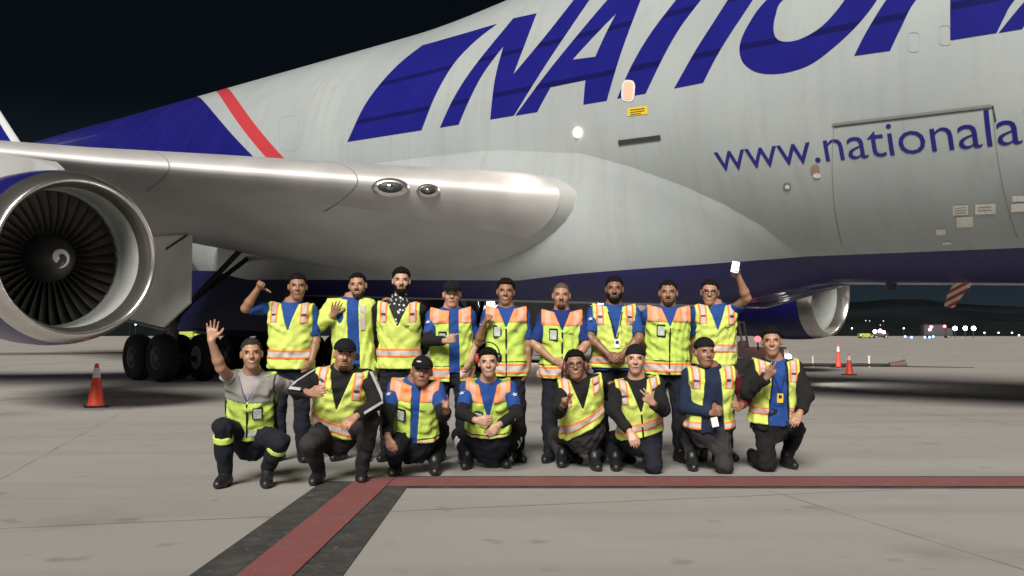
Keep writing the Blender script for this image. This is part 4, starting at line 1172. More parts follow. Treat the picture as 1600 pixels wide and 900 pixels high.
            piece('band_piping', V_TRIM, lambda X, Y, U: (np.abs(U - (bc + bw + 0.03)) - 0.012) * H, 0.004, None, 0.008)
            for sg in (-1, 1):
                piece('orange_yoke', B_YOKE, lambda X, Y, U: np.maximum(np.where(X * sg > 0.0, -1.0, 1.0), np.where(Y > -0.05, (v.get('yoke_u', 0.765) - U) * H, 1.0)), 0.0065, {'band': lambda V: np.abs(np.abs(uvx(V)[0]) - v.get('xs', 0.132) * bulk) / 0.062})
        def surf(x, u, gr):
            """point on the front of the vest at lateral x and height u"""
            y = np.linspace(0.4, 0.0, 200); dd = torso_d(np.full_like(y, x), y, np.full_like(y, u * H), H, bulk, True, T['belly']) - gr
            i = np.argmax(dd < 0); return T['o'] + T['M'] @ np.array([x, y[i], u * H])
        if not gap and kind in ('yoke', 'grey') or v.get('zip'):
            bm = bmesh.new(); pz = [surf(v.get('vx', 0), u, grow + 0.004) - base for u in np.linspace(ub + 0.02, u0 - 0.01, 14)]; add_tube(bm, pz, 0.0085, 8); bm_obj('zip', bm, V_TRIM, vest)
        if gap:
            pass
        if v.get('badge'):
            bx, bu = v['badge']; p = surf(bx, bu, grow + 0.006) - base; p2 = surf(bx, bu + 0.1, grow + 0.006) - base; zz = nrm(p2 - p); yy = nrm(fr * 1.0 + rt * (0.5 * np.sign(bx) * min(1, abs(bx) / 0.13))); yy = nrm(yy - zz * (yy @ zz)); xx = np.cross(yy, zz)
            o = link('badge_holder', ME_HOLD, None, vest); orient(o, p, xx, yy, zz); o = link('badge_card', ME_CARDM, None, vest); orient(o, p + yy * 0.004 - zz * 0.004, xx, yy, zz)
        if v.get('logo'):
            p = surf(0.09, 0.62, grow + 0.009) - base; o = link('chest_print', box_mesh('chest_print', 0.05, 0.002, 0.006, C_PLB), None, vest); orient(o, p, rt, fr, up)
    if P.get('lanyard'):
        lx, lu, meid, gr = P['lanyard']; y = np.linspace(0.4, 0.0, 200)
        def sf(x, u):
            dd = torso_d(np.full_like(y, x), y, np.full_like(y, u * H), H, bulk, True, T['belly']) - gr; return T['o'] + T['M'] @ np.array([x, y[np.argmax(dd < 0)], u * H])
        p = sf(lx, lu) - base; o = link('identity_card', meid, None, root); orient(o, p, rt, fr, up); o = link('card_photo', ME_IDPH, None, root); orient(o, p + fr * 0.003 + up * 0.012, rt, fr, up)
        bm = bmesh.new()
        for sg in (-1, 1): add_tube(bm, [sf(lx + sg * 0.004, lu + 0.09) - base] + [sf(lx + (sg * 0.07 - lx) * t, lu + 0.09 + (0.93 - lu - 0.09) * t) - base for t in (0.25, 0.5, 0.75, 1.0)], 0.0055, 6)
        bm_obj('lanyard', bm, P.get('lanyard_mat', C_PURP), root)
    # ---------------- face
    def face(x, z, push=0.0):
        G = Grid(hd - 0.001, hd + 0.001, 0.01)
        y = np.linspace(0.13, 0.0, 131); d = np.full(131, 1.0)
        for c, r in (((0, -0.012, 0.028), (0.076, 0.096, 0.094)), ((0, 0.016, -0.032), (0.061, 0.072, 0.082)), ((0, 0.052, -0.092), (0.030, 0.026, 0.022)), ((0, 0.074, 0.034), (0.048, 0.016, 0.014)), ((0, 0.080, -0.056), (0.026, 0.010, 0.012))):
            q = ((x - c[0]) / r[0]) ** 2 + ((y - c[1]) / r[1]) ** 2 + ((z - c[2]) / r[2]) ** 2; d = np.minimum(d, q - 1)
        return np.array([x, y[np.argmax(d < 0)] + push, z])
    def fell(name, c, r, mt, seg=10):
        bm = bmesh.new(); bmesh.ops.create_uvsphere(bm, u_segments=seg, v_segments=seg - 2, radius=1.0, matrix=Matrix.Diagonal((r[0] * HS, r[1] * HS, r[2] * HS, 1)))
        o = bm_obj(name, bm, mt, root, smooth=True); pos = hd + HM @ (np.asarray(c) * HS) - base; orient(o, pos, HM[:, 0], HM[:, 1], HM[:, 2]); return o
    for s in (-1, 1):
        e_ = face(s * 0.0315, 0.008, -0.0015); fell('eye', e_, (0.0140, 0.0075, 0.0058), C_SCL); fell('iris', e_ + np.array([0, 0.0052, 0.0]), (0.0058, 0.0030, 0.0056), C_EYE, 8)
        fell('eyelid', e_ + np.array([0, 0.0025, 0.0052]), (0.0155, 0.0062, 0.0024), C_LASH, 8)  # dark lash line along the upper lid
        o = fell('eyebrow', face(s * 0.033, 0.0285, 0.003), (0.0200, 0.0062, 0.0040), P.get('hairmat', C_HAIR)); 
    smile = P.get('smile', 1)
    def mouth(name, hw, zt, zb, curve_, push, mt):
        bm = bmesh.new(); pv = None; n_ = 11
        for i in range(n_):
            t = -1 + 2 * i / (n_ - 1); x = t * hw; z_ = -0.0575 + curve_ * t * t; f = max(0.05, 1 - t * t) ** 0.6
            row = []
            for zz, ps in ((zt * f, 0.0), (zt * f * 0.3, 0.0022), (-zb * f * 0.3, 0.0022), (-zb * f, 0.0)):
                q = face(x, z_ + zz, push + ps); row.append(bm.verts.new(q * HS))
            if pv:
                for k in range(3): bm.faces.new((pv[k], pv[k + 1], row[k + 1], row[k]))
            pv = row
        o = bm_obj(name, bm, mt, root, smooth=True); orient(o, hd - base, HM[:, 0], HM[:, 1], HM[:, 2])
    if smile > 1:
        mouth('lips', 0.028, 0.0078, 0.0088, 0.009, 0.0020, C_LIP); mouth('teeth', 0.0225, 0.0036, 0.0042, 0.0082, 0.0040, C_TEETH)
    else:
        mouth('lips', 0.026, 0.0052, 0.0065, 0.005 if smile else 0.0005, 0.0018, C_LIP); mouth('mouth_line', 0.024, 0.0010, 0.0012, 0.005 if smile else 0.0005, 0.0042, C_EYE)
    def hgrid(h=0.0062, m=0.17): return Grid(hd - m, hd + m, h)
    def hcoord(G): return [q_ / HS for q_ in frame_xyz(G, np.zeros(3, int), G.n, hd, HM)]
    bd = P.get('beard')
    if bd:
        G = hgrid(0.0055); bth = {'full': 0.0105, 'goatee': 0.006, 'stubble': 0.0032}[bd]; head_prims(G, hd, HM, bth, 'jaw'); X, Y, Z = hcoord(G)
        top = np.where(np.abs(X) > 0.040, -0.012 if bd == 'full' else -0.05, -0.066 if bd != 'goatee' else -0.072)
        folds(G, 0.0018, seed + 2, (0.014, 0.03)); G.F = G.F + (bth * 0.8 * np.clip(1 - (top - Z) / 0.02, 0, 1)).astype(np.float32); F = np.maximum(G.F, Z - top); F = np.maximum(F, -0.03 - Y + 0.4 * np.abs(X) * 0)
        if bd == 'goatee': F = np.maximum(F, np.abs(X) - 0.034)
        G.F = F; bmt = C_HAIR if bd == 'full' else C_STUB; grid_obj('beard', G, bmt, root, base)
        fell('moustache', face(0, -0.0425, 0.005), (0.027, 0.0055, 0.0045), bmt)
    hair = P.get('hair', 'short')
    if hair != 'bald':
        G = hgrid(); gr = {'short': 0.013, 'full': 0.019, 'crop': 0.008, 'shaved': 0.0035}[hair]
        head_prims(G, hd, HM, gr, 'skull', wide=P.get('wide', 1.0)); X, Y, Z = hcoord(G)
        G.F = G.F + (0.85 * gr * np.clip((0.085 - Z) / 0.06, 0, 1)).astype(np.float32)
        if hair == 'full': ell(G, hd, HM, (0, 0.03, 0.095), (0.062, 0.055, 0.03), 0.02)
        lim = np.where(Y > 0.01, 0.058 + 0.20 * (Y - 0.01) - 2.3 * np.clip(np.abs(X) - 0.052, 0, 0.022), 0.058 - 2.3 * np.clip(np.abs(X) - 0.052, 0, 0.022) + 1.1 * (Y - 0.01)); lim = np.maximum(lim, -0.085)
        if P.get('cap'): lim = np.maximum(lim * 0 - 0.02, 0.02 + 1.0 * Y); G.F = np.maximum(G.F, Y - 0.02)
        if not P.get('cap'): G.F = G.F + (gr * 0.9 * np.clip(1 - (Z - lim) / 0.028, 0, 1) ** 1.5).astype(np.float32)
        folds(G, 0.0008 if hair == 'shaved' else 0.0055, seed + 5, (0.016, 0.04)); G.F = np.maximum(G.F, lim - Z + 0.006 * np.sin(X * 260 + seed) * (Y > 0)); grid_obj('hair', G, P.get('hairmat', C_HAIR), root, base)
    cp = P.get('cap')
    if cp:
        G = hgrid(0.0065, 0.2); head_prims(G, hd, HM, 0.015, 'skull'); X, Y, Z = hcoord(G); ell(G, hd, HM, (0, -0.01, 0.075), (0.078, 0.09, 0.062), 0.03)
        lim = {'fwd': 0.046 + 0.10 * Y, 'back': 0.052 + 0.05 * Y, 'beanie': 0.046 + 0.1 * Y}[cp]
        G.F = np.maximum(G.F, lim - Z)
        co = grid_obj('cap', G, C_CAP, root, base)
        if cp in ('fwd', 'back'):
            G = hgrid(0.0055, 0.24); sg = 1 if cp == 'fwd' else -1
            ell(G, hd, HM, (0, sg * 0.082, 0.055 if sg > 0 else 0.03), (0.080, 0.098, 0.03), 0.01); X, Y, Z = hcoord(G); z1 = (0.050 - 0.16 * (Y - 0.08) + 0 * X) if sg > 0 else (0.02 + 0.3 * (Y + 0.08))
            z1 = z1 - 2.2 * X * X
            G.F = np.maximum(G.F, np.abs(Z - z1) - 0.007); grid_obj('cap_brim', G, C_CAP, co, base)
        if P.get('caplogo'):
            c = np.array([P['caplogo'], 0.086, 0.086]); o = fell('cap_emblem', c, (0.022, 0.006, 0.008), C_STAR)
    if P.get('glasses'):
        bm = bmesh.new()
        for s in (-1, 1):
            ring = [face(s * 0.032 + 0.025 * math.cos(t), 0.008 + 0.017 * math.sin(t), 0.0) * [1, 0, 1] + [0, 0.096, 0] for t in np.linspace(0, 2 * math.pi, 15)]
            add_tube(bm, ring, 0.0030, 6, False); add_tube(bm, [(s * 0.057, 0.094, 0.014), (s * 0.08, 0.0, 0.012)], 0.003, 6)
        add_tube(bm, [(-0.008, 0.1, 0.012), (0.008, 0.1, 0.012)], 0.003, 6); o = bm_obj('spectacles', bm, C_GLASSF, root); orient(o, hd - base, HM[:, 0] * HS, HM[:, 1] * HS, HM[:, 2] * HS)
    if P.get('muffs'):
        for s, mt in ((1, P['muffs'][0]), (-1, P['muffs'][1])): fell('ear_defender', (s * 0.092, -0.002, P['muffs'][2]), (0.026, 0.036, 0.044), mt, 14)
        bm = bmesh.new(); add_tube(bm, [(0.098 * math.sin(t), -0.02, P['muffs'][2] + 0.03 + 0.105 * math.cos(t)) for t in np.linspace(-1.5, 1.5, 13)], 0.006, 6); o = bm_obj('ear_defender_band', bm, C_PLB, root); orient(o, hd - base, HM[:, 0] * HS, HM[:, 1] * HS, HM[:, 2] * HS)
    if P.get('scarf'):
        G = Grid(neck - 0.25, neck + 0.25, 0.009); cone(G, neck - up * 0.03, neck + up * 0.05, 0.078, 0.07, 0.03); X, Y, Z = frame_xyz(G, np.zeros(3, int), G.n, T['o'], T['M'])
        Gt = Grid(neck - 0.25, neck + 0.25, 0.009); add_torso(Gt, T, 0.03, 0.02, True); tri = np.maximum(Gt.F, np.maximum(np.abs(X) - (Z / H - 0.62) * 0.30, np.where(Y > 0, -1.0, 1.0)))
        G.F = np.minimum(np.maximum(G.F, Z / H * H - 1.12 * H), tri); folds(G, 0.006, seed, (0.04, 0.09)); grid_obj('bandana', G, P['scarf'], root, base)
    if P.get('collar'):
        G = Grid(neck - 0.2, neck + 0.2, 0.008); cone(G, neck - up * 0.045, neck + up * 0.035, 0.083, 0.07, 0.02); X, Y, Z = frame_xyz(G, np.zeros(3, int), G.n, T['o'], T['M'])
        G.F = np.maximum(G.F, np.maximum(Z - 1.06 * H, 0.93 * H - Z)); G.F = np.maximum(G.F, np.where(Y > 0.02, 0.018 - np.abs(X) - (1.0 - Z / H) * 0.0, -1)); grid_obj('collar', G, P['collar'], root, base)
    return dict(root=root, arms=arms, base=base, hd=hd, HM=HM, T=T)
# ------------------------------------------------------------------ the seventeen people
CAMD = (0, -1, 0); BACK = (0, 1, 0)
def scarf_mat():
    m = mat('black_white_bandana', (0.015, 0.015, 0.016), 0.9); g = NG(m); o = g.obj()
    v = g.n('ShaderNodeTexVoronoi'); g.put(v.inputs['Vector'], o); v.inputs['Scale'].default_value = 26
    g.col(g.mix(g.m('LESS_THAN', v.outputs['Distance'], 0.30), (0.014, 0.014, 0.015), (0.55, 0.56, 0.58))); return m
M_SCARF = scarf_mat()
STAND = dict(la=('stand', 0, 0.02), lb=('stand', 0, 0.0), trousers=C_NAVY, hipd=0.02)
BLUE_TEE = [('shirt', C_BLUE, (0.86, 0.86), 0.013, 0.006, {})]
def strapv(**k): return dict(dict(kind='strap', bottom=-0.16, v=0.58, band=(0.12, 0.085)), **k)
def yokev(**k): return dict(dict(kind='yoke', bottom=-0.27, v=0.66, band=(-0.12, 0.105), mat=V_LIMEG, vw=0.075, badge=(-0.085, 0.60), logo=1), **k)
R_ = 'relax'
PEOPLE = [
 # standing row, left to right
 dict(STAND, seed=1, D=9.75, head=(465, 449), sa=(420, 475), sb=(492, 479), hip=(455, 561), skin='brown', hair='short', wide=1.05,
      ea=(383, 482, -1), wa=(404, 450, -1), ha=(410, 441, -1, 'thumb', (0.2, -1, 0), (1, 0, 0.1)), eb=(494, 533, 1), wb=(486, 566, -1), hb=(481, 577, -1, R_, (-1, 0.3, 0), (0, -1, 0)),
      tops=BLUE_TEE, vest=strapv(v=0.52, bottom=-0.17, band=(0.10, 0.09)), smile=0, bulk=1.12, belly=0.02,
      label='standing man in lime vest raising a bent arm with clenched fist beside the aircraft wheels'),
 dict(STAND, seed=2, D=9.85, head=(559, 447), sa=(517, 467), sb=(582, 471), hip=(552, 553), skin='tan', hair='crop', beard='stubble', smile=2, yaw=-8, roll=4, bulk=1.06,
      ea=(493, 512, -1), wa=(520, 493, -1), ha=(525, 479, -1, 'open', (0.4, -1, 0), (1, 0, 0)), eb=(600, 512, 1), wb=(600, 478, 1), hb=(603, 467, -1, R_, (0, 0.3, -1), (-1, 0, 0)),
      tops=[('shirt', C_BLUE, (0, 0), 0.013, 0.006, {}), ('jacket', V_LIME, (1.92, 1.9), 0.030, 0.010, dict(z0=-0.26, front_gap=(0.03, 0.055, 0.055), ztop=1.06))],
      jacket=True, label='tall standing man in open lime jacket over blue shirt showing his raised hand'),
 dict(STAND, seed=3, D=9.8, head=(627, 440), sa=(585, 475), sb=(663, 477), hip=(624, 560), skin='light', hair='full', beard='full', smile=0, bulk=1.08,
      ea=(582, 521, 1), wa=(592, 556, 1), ha=(598, 568, 1, R_, BACK, (1, 0, 0)), eb=(668, 520, 1), wb=(660, 556, 1), hb=(655, 568, 1, R_, BACK, (-1, 0, 0)),
      tops=[('shirt', C_BLACK, (1.9, 1.9), 0.014, 0.006, {})], vest=strapv(v=0.60, vw=0.10, bottom=-0.18, band=(0.115, 0.085), logo=1), scarf=M_SCARF,
      label='standing man with dark beard and black and white bandana under a closed lime vest'),
 dict(STAND, seed=4, D=9.75, head=(706, 461), sa=(671, 486), sb=(738, 485), hip=(706, 566), skin='light', cap='fwd', caplogo=0.0, smile=0, hair='crop',
      ea=(669, 532, -1), wa=(697, 533, -1), ha=(710, 529, -1, 'point', BACK, (0, 0, 1)), eb=(741, 536, 1), wb=(735, 564, -1), hb=(732, 576, -1, R_, (-1, 0.2, 0), (0, -1, 0)),
      tops=[('undershirt', C_BLACK, (1.88, 0), 0.008, 0.004, {}), ('shirt', C_BLUE, (0.8, 0.8), 0.016, 0.006, {})], stars=(0,), vest=yokev(gap=(0.05, 0.045, 0.035), bottom=-0.36, band=(-0.20, 0.11), badge=(-0.075, 0.50)),
      label='standing man in black cap with open vest, hand held across his blue shirt'),
 dict(STAND, seed=5, D=9.75, head=(790, 457), sa=(759, 484), sb=(823, 484), hip=(791, 565), skin='brown', hair='full', smile=2, roll=-2,
      ea=(747, 537, -1), wa=(757, 506, -1), ha=(762, 494, -1, 'fist', (1, 0.2, 0), (0, 0.2, 1)), eb=(826, 538, 1), wb=(825, 577, -1), hb=(822, 592, -1, R_, (-1, 0.2, 0), (0, -1, 0)),
      tops=BLUE_TEE, stars=(0,), vest=yokev(), label='smiling bare-headed standing man holding one fist at his chest, other arm hanging'),
 dict(STAND, seed=6, D=9.7, head=(877, 463), sa=(848, 489), sb=(907, 489), hip=(877, 570), skin='tan', hair='shaved', hairmat=C_SHORT, beard='goatee', smile=1,
      ea=(834, 537, -1), wa=(864, 563, -1), ha=(880, 568, -1, R_, BACK, (0, 0, 1)), eb=(916, 538, -1), wb=(895, 565, -1), hb=(882, 571, -1, R_, BACK, (0, 0, 1)),
      tops=[('shirt', C_BLUE2, (0.92, 0.92), 0.015, 0.006, {})], vest=yokev(bottom=-0.25), label='standing man with shaved head and goatee, hands clasped before orange-shouldered vest'),
 dict(STAND, seed=7, D=9.75, head=(960, 453), sa=(922, 481), sb=(996, 480), hip=(958, 562), skin='dark', hair='short', beard='full', smile=0, bulk=1.1, belly=0.02,
      ea=(922, 527, -1), wa=(950, 553, -1), ha=(959, 559, -1, R_, BACK, (0, 0, 1)), eb=(999, 528, -1), wb=(973, 553, -1), hb=(964, 561, -1, R_, BACK, (0, 0, 1)),
      tops=BLUE_TEE, vest=strapv(v=0.36, vw=0.075, bottom=-0.14, band=(0.02, 0.09)), lanyard=(0.018, 0.33, ME_ID, 0.036), lanyard_mat=C_BLACK, stars=(0,),
      label='heavy bearded standing man with white identity card on lanyard and clasped hands'),
 dict(STAND, seed=8, D=9.7, head=(1044, 459), sa=(1009, 483), sb=(1078, 483), hip=(1042, 564), skin='brown', hair='crop', beard='stubble', smile=1, bulk=1.08, wide=1.04,
      ea=(1001, 524, 1), wa=(1008, 560, 1), ha=(1014, 572, 1, R_, BACK, (1, 0, 0)), eb=(1084, 524, 1), wb=(1078, 560, 1), hb=(1072, 572, 1, R_, BACK, (-1, 0, 0)),
      tops=BLUE_TEE, stars=(0,), vest=yokev(bottom=-0.25, band=(-0.11, 0.10)), label='stocky standing man, arms behind him, orange-shouldered vest zipped up, badge on chest'),
 dict(STAND, seed=9, D=9.85, head=(1109, 458), sa=(1084, 482), sb=(1150, 477), hip=(1116, 561), skin='tan', hair='short', glasses=True, smile=2, roll=-3, bulk=1.06,
      ea=(1080, 524, 1), wa=(1088, 558, 1), ha=(1092, 568, 1, R_, BACK, (1, 0, 0)), eb=(1167, 466, -1), wb=(1154, 433, -1), hb=(1147, 421, -1, 'grip', (0.1, -1, 0), (-1, 0, 0)),
      tops=BLUE_TEE, collar=C_BLUE, vest=strapv(v=0.55, bottom=-0.10, band=(0.22, 0.085), logo=1), label='standing man in glasses holding a phone up high'),
 # front row, left to right
 dict(seed=11, D=8.25, head=(393, 554), sa=(357, 585), sb=(431, 587), hip=(393, 676), hipd=0.20, headd=-0.10, skin='tan', hair='crop', hairmat=C_HAIRG, smile=2, roll=3,
      ea=(345, 575, -1), wa=(330, 533, -1), ha=(332, 512, -1, 'open', (0, -1, 0), (1, 0, 0)), eb=(460, 607, 1), wb=(478, 614, 1), hb=(488, 616, 1, R_, BACK, (0, 0, 1)),
      la=('up', 348, 668, 352, 740), lb=('up', 437, 690, 418, 732, 0.14), trousers=C_NAVY, tops=[('shirt', C_GREY, (0.8, 0.9), 0.015, 0.007, dict(z0=0.0))], collar=C_PURP,
      vest=dict(kind='grey', bottom=0.0, v=0.66, vw=0.085, band=(0.13, 0.06), mat=V_LIMEG, badge=(0.085, 0.50)), shinband=[(V_LIMEG, 0.16, 0.30)], lanyard=(0.0, 0.60, ME_ID, 0.02),
      label='crouching man at far left in grey shirt waving an open hand'),
 dict(seed=12, D=8.3, head=(538, 556), sa=(494, 579), sb=(578, 579), hip=(526, 668), hipd=0.16, headd=-0.06, skin='tan', cap='fwd', beard='goatee', smile=1, bulk=1.12, roll=-5, yaw=4, hair='crop',
      ea=(464, 612, -1), wa=(484, 614, -1), ha=(497, 613, -1, R_, (0.2, 1, 0), (0, 0, 1)), eb=(590, 630, -1), wb=(556, 651, -1), hb=(543, 661, -1, R_, (0, 0.8, -0.6), (0, 0.3, 1)),
      la=('up', 484, 694, 498, 732, 0.12), lb=('up', 579, 656, 565, 733), trousers=C_CHAR, tops=[('jacket', C_BLACK, (1.92, 1.92), 0.018, 0.009, dict(z0=-0.05))], stripes=True,
      vest=strapv(v=0.42, vw=0.09, bottom=-0.02, band=(0.12, 0.085), tilt=0.35), label='squatting man in black cap and black track jacket with white sleeve stripes'),
 dict(seed=13, D=8.72, head=(659, 582), sa=(611, 597), sb=(688, 599), hip=(645, 684), hipd=0.14, headd=-0.10, skin='brown', cap='fwd', caplogo=0.03, smile=1, roll=-5, bulk=1.1, wide=1.06, hair='crop',
      ea=(605, 648, -1), wa=(606, 682, -1), ha=(611, 704, -1, R_, (0.5, 0.9, 0), (1, -0.2, 0)), eb=(693, 648, -1), wb=(698, 643, -1), hb=(699, 630, -1, 'point', (-1, 0.2, 0), (0, 0.3, 1)),
      la=('up', 616, 700, 618, 724), lb=('up', 688, 672, 679, 722), trousers=C_NAVY, tops=[('undershirt', C_BLACK, (1.9, 1.9), 0.009, 0.004, dict(z0=0.0)), ('shirt', C_BLUE, (0.72, 0.72), 0.018, 0.006, dict(z0=0.0))], stars=(0,),
      vest=yokev(bottom=0.02, band=(0.05, 0.02), v=0.62, badge=(-0.10, 0.52), gap=(0.03, 0.04, 0.02)), label='squatting man in black cap and blue shirt with one hand hanging by his shin'),
 dict(seed=14, D=9.0, head=(763, 568), sa=(723, 598), sb=(803, 598), hip=(764, 684), hipd=0.20, headd=-0.10, skin='light', hair='full', smile=2, roll=2, muffs=(C_MUFFR, C_PLB, 0.045),
      ea=(722, 645, -1), wa=(744, 657, -1), ha=(762, 659, -1, R_, (0, 1, 0), (0, 0, 1)), eb=(807, 648, -1), wb=(779, 664, -1), hb=(763, 680, -1, R_, (0, 1, 0.2), (-1, 0, 1)),
      la=('up', 719, 680, 731, 714), lb=('up', 810, 672, 787, 712), trousers=C_NAVY, tops=[('undershirt', C_BLACK, (1.9, 1.9), 0.009, 0.004, dict(z0=0.0)), ('shirt', C_BLUE, (0.75, 0.75), 0.018, 0.006, dict(z0=0.12))], stars=(0, 1), shinband=[(C_WHITE, 0.24, 0.36), (C_WHITE, 0.42, 0.50)],
      vest=yokev(bottom=0.12, band=(0.14, 0.012), v=0.45, vw=0.08, badge=(-0.085, 0.52)), label='squatting man with ear defenders, forearms crossed over his knees'),
 dict(seed=15, D=9.05, head=(899, 571), sa=(873, 598), sb=(938, 586), hip=(911, 671), hipd=0.14, headd=-0.08, skin='brown', hair='full', smile=2, roll=4, glasses=True, muffs=(C_MUFF, C_MUFF, -0.015), wide=1.03,
      ea=(874, 642, -1), wa=(881, 633, -1), ha=(885, 621, -1, 'peace', (0.3, -1, 0), (1, 0, 0)), eb=(950, 616, 1), wb=(956, 603, 1), hb=(958, 597, -1, R_, (0, 0, -1), (0, -1, 0)),
      la=('up', 868, 682, 879, 711), lb=('up', 928, 674, 929, 716), trousers=C_CHAR, tops=[('jacket', C_BLACK, (1.9, 1.9), 0.016, 0.008, dict(z0=0.0))],
      vest=strapv(v=0.5, vw=0.09, bottom=0.05, band=(0.25, 0.085), tilt=-0.9), label='squatting man in dark jacket wearing brown ear defenders and glasses, two fingers raised'),
 dict(seed=16, D=8.95, head=(993, 563), sa=(958, 600), sb=(1031, 589), hip=(1001, 676), hipd=0.10, headd=-0.06, skin='light', cap='beanie', smile=1, hair='crop', roll=-2,
      ea=(958, 640, -1), wa=(984, 674, -1), ha=(990, 690, -1, R_, (0, 1, 0), (1, 0, 0.3)), eb=(1037, 640, -1), wb=(1020, 630, -1), hb=(1008, 620, -1, 'peace', (0, 1, 0.2), (0, 0, 1)),
      la=('up', 955, 688, 962, 716), lb=('kneel', 1021, 727, 0.0), trousers=C_NAVY, tops=[('jacket', C_BLACK, (1.93, 1.93), 0.017, 0.008, dict(z0=-0.02))],
      vest=strapv(v=0.45, vw=0.085, bottom=0.0, band=(0.2, 0.085), tilt=-0.3, zip=True), label='kneeling man in black knit cap and black jacket under a lime vest'),
 dict(seed=17, D=8.95, head=(1101, 552), sa=(1070, 577), sb=(1149, 575), hip=(1109, 662), hipd=0.06, headd=-0.05, skin='brown', cap='back', caplogo=0.0, smile=0, yaw=22, hair='crop', bulk=1.08,
      ea=(1069, 640, -1), wa=(1112, 646, -1), ha=(1125, 643, -1, 'fist', (0, 1, 0), (0, 0, 1)), eb=(1165, 622, 1), wb=(1158, 634, -1), hb=(1152, 637, -1, 'fist', (0, 1, 0), (0, 0, 1)),
      la=('up', 1073, 664, 1081, 716), lb=('kneel', 1132, 727, 0.0), trousers=C_CHAR, tops=[('hoodie', C_HOOD, (1.93, 0), 0.018, 0.008, dict(z0=-0.06)), ('sleeve', C_RED, (0, 1.9), 0.019, 0.008, dict(z0=0.45, ztop=0.9))],
      vest=strapv(gap=(0.105, 0.065, 0.0), bottom=-0.06, band=(0.02, 0.07), xs=0.135), label='kneeling older man in reversed cap and navy hoodie with a dark red sleeve'),
 dict(seed=18, D=9.0, head=(1206, 535), sa=(1174, 567), sb=(1247, 565), hip=(1208, 652), hipd=0.05, headd=-0.06, skin='tan', hair='full', smile=2, roll=3,
      ea=(1167, 612, -1), wa=(1199, 589, -1), ha=(1208, 577, -1, 'peace', (0, 1, 0), (-1, 0, 1)), eb=(1260, 618, -1), wb=(1250, 645, -1), hb=(1244, 657, -1, R_, (0, 0.8, -0.5), (-1, 0, 0)),
      la=('kneel', 1199, 724, 0.0), lb=('up', 1245, 671, 1229, 713), trousers=C_BLACK, tops=[('shirt', C_BLUE, (0, 0), 0.017, 0.008, dict(z0=-0.06)), ('jacket', C_BLACK, (1.93, 1.93), 0.027, 0.008, dict(z0=-0.10, front_gap=(0.015, 0.085, 0.05), ztop=1.08))],
      vest=strapv(gap=(0.10, 0.07, 0.015), grow=0.043, bottom=-0.08, band=(0.16, 0.075)), lanyard=(0.02, 0.40, ME_IDY, 0.022), lanyard_mat=C_BLUE2,
      label='smiling kneeling man at right end in open black jacket with yellow badge'),
]
import time as _t
_t0 = _t.time(); BUILT = []
for P in PEOPLE: BUILT.append(person(P))
print('people', round(_t.time() - _t0, 1), 's')
# jacket trim of the tall man: grey chest straps; sleeve stripes of the track jacket
def limb_strip(pid, arm, name, mt, f0, f1, ang, r, w):
    b = BUILT[pid]; S, E, Wp = b['arms'][arm][:3]; pts = []
    for f in np.linspace(f0, f1, 12):
        c, ax = (S + (E - S) * f, nrm(E - S)) if f <= 1 else (E + (Wp - E) * (f - 1), nrm(Wp - E))
        n = np.array(ang, float); n = nrm(n - ax * (n @ ax)); rr = r - 0.012 * max(0, f - 0.9); pts.append((c + n * rr - b['base'], nrm(np.cross(ax, n)), n))
    bm = bmesh.new(); pv = None
    for p, sdir_, n in pts:
        row = [bm.verts.new(p - sdir_ * w), bm.verts.new(p + sdir_ * w), bm.verts.new(p + sdir_ * w + n * 0.004), bm.verts.new(p - sdir_ * w + n * 0.004)]
        if pv:
            for q in range(4): bm.faces.new((pv[q], pv[(q + 1) % 4], row[(q + 1) % 4], row[q]))
        pv = row
    return bm_obj(name, bm, mt, b['root'], smooth=False)
C_STRIPE = cloth('grey_sleeve_stripe', (0.42, 0.42, 0.43))
for arm, an in ((0, (-0.55, -0.75, 0.4)), (1, (0.7, -0.75, 0.2))): limb_strip(10, arm, 'sleeve_stripe', C_STRIPE, 0.05, 1.85, an, 0.078, 0.009); limb_strip(10, arm, 'sleeve_stripe', C_STRIPE, 0.05, 1.85, (an[0] * 1.5, an[1], an[2] + 0.25), 0.078, 0.007)
def torso_strip(pid, name, mt, x, u0, u1, gr, w):
    b = BUILT[pid]; T = b['T']; bm = bmesh.new(); pv = None; y = np.linspace(0.4, 0.0, 300)
    for u in np.linspace(u0, u1, 14):
        row = []
        for dx, ex in ((-w, 0), (w, 0), (w, 0.006), (-w, 0.006)):
            d = torso_d(np.full_like(y, x + dx), y, np.full_like(y, u * T['H']), T['H'], T['bulk'], True, T['belly']) - gr
            row.append(bm.verts.new(T['o'] + T['M'] @ np.array([x + dx, y[np.argmax(d < 0)] + ex, u * T['H']]) - b['base']))
        if pv:
            for q in range(4): bm.faces.new((pv[q], pv[(q + 1) % 4], row[(q + 1) % 4], row[q]))
        pv = row
    return bm_obj(name, bm, mt, b['root'])
C_SILVER = mat('silver_reflective_tape', SILV, 0.5, noise=(20, 0.15))
torso_strip(1, 'reflective_tape', C_SILVER, 0.125, 0.45, 0.9, 0.034, 0.024)
for u in (-0.02, 0.02):
    pass

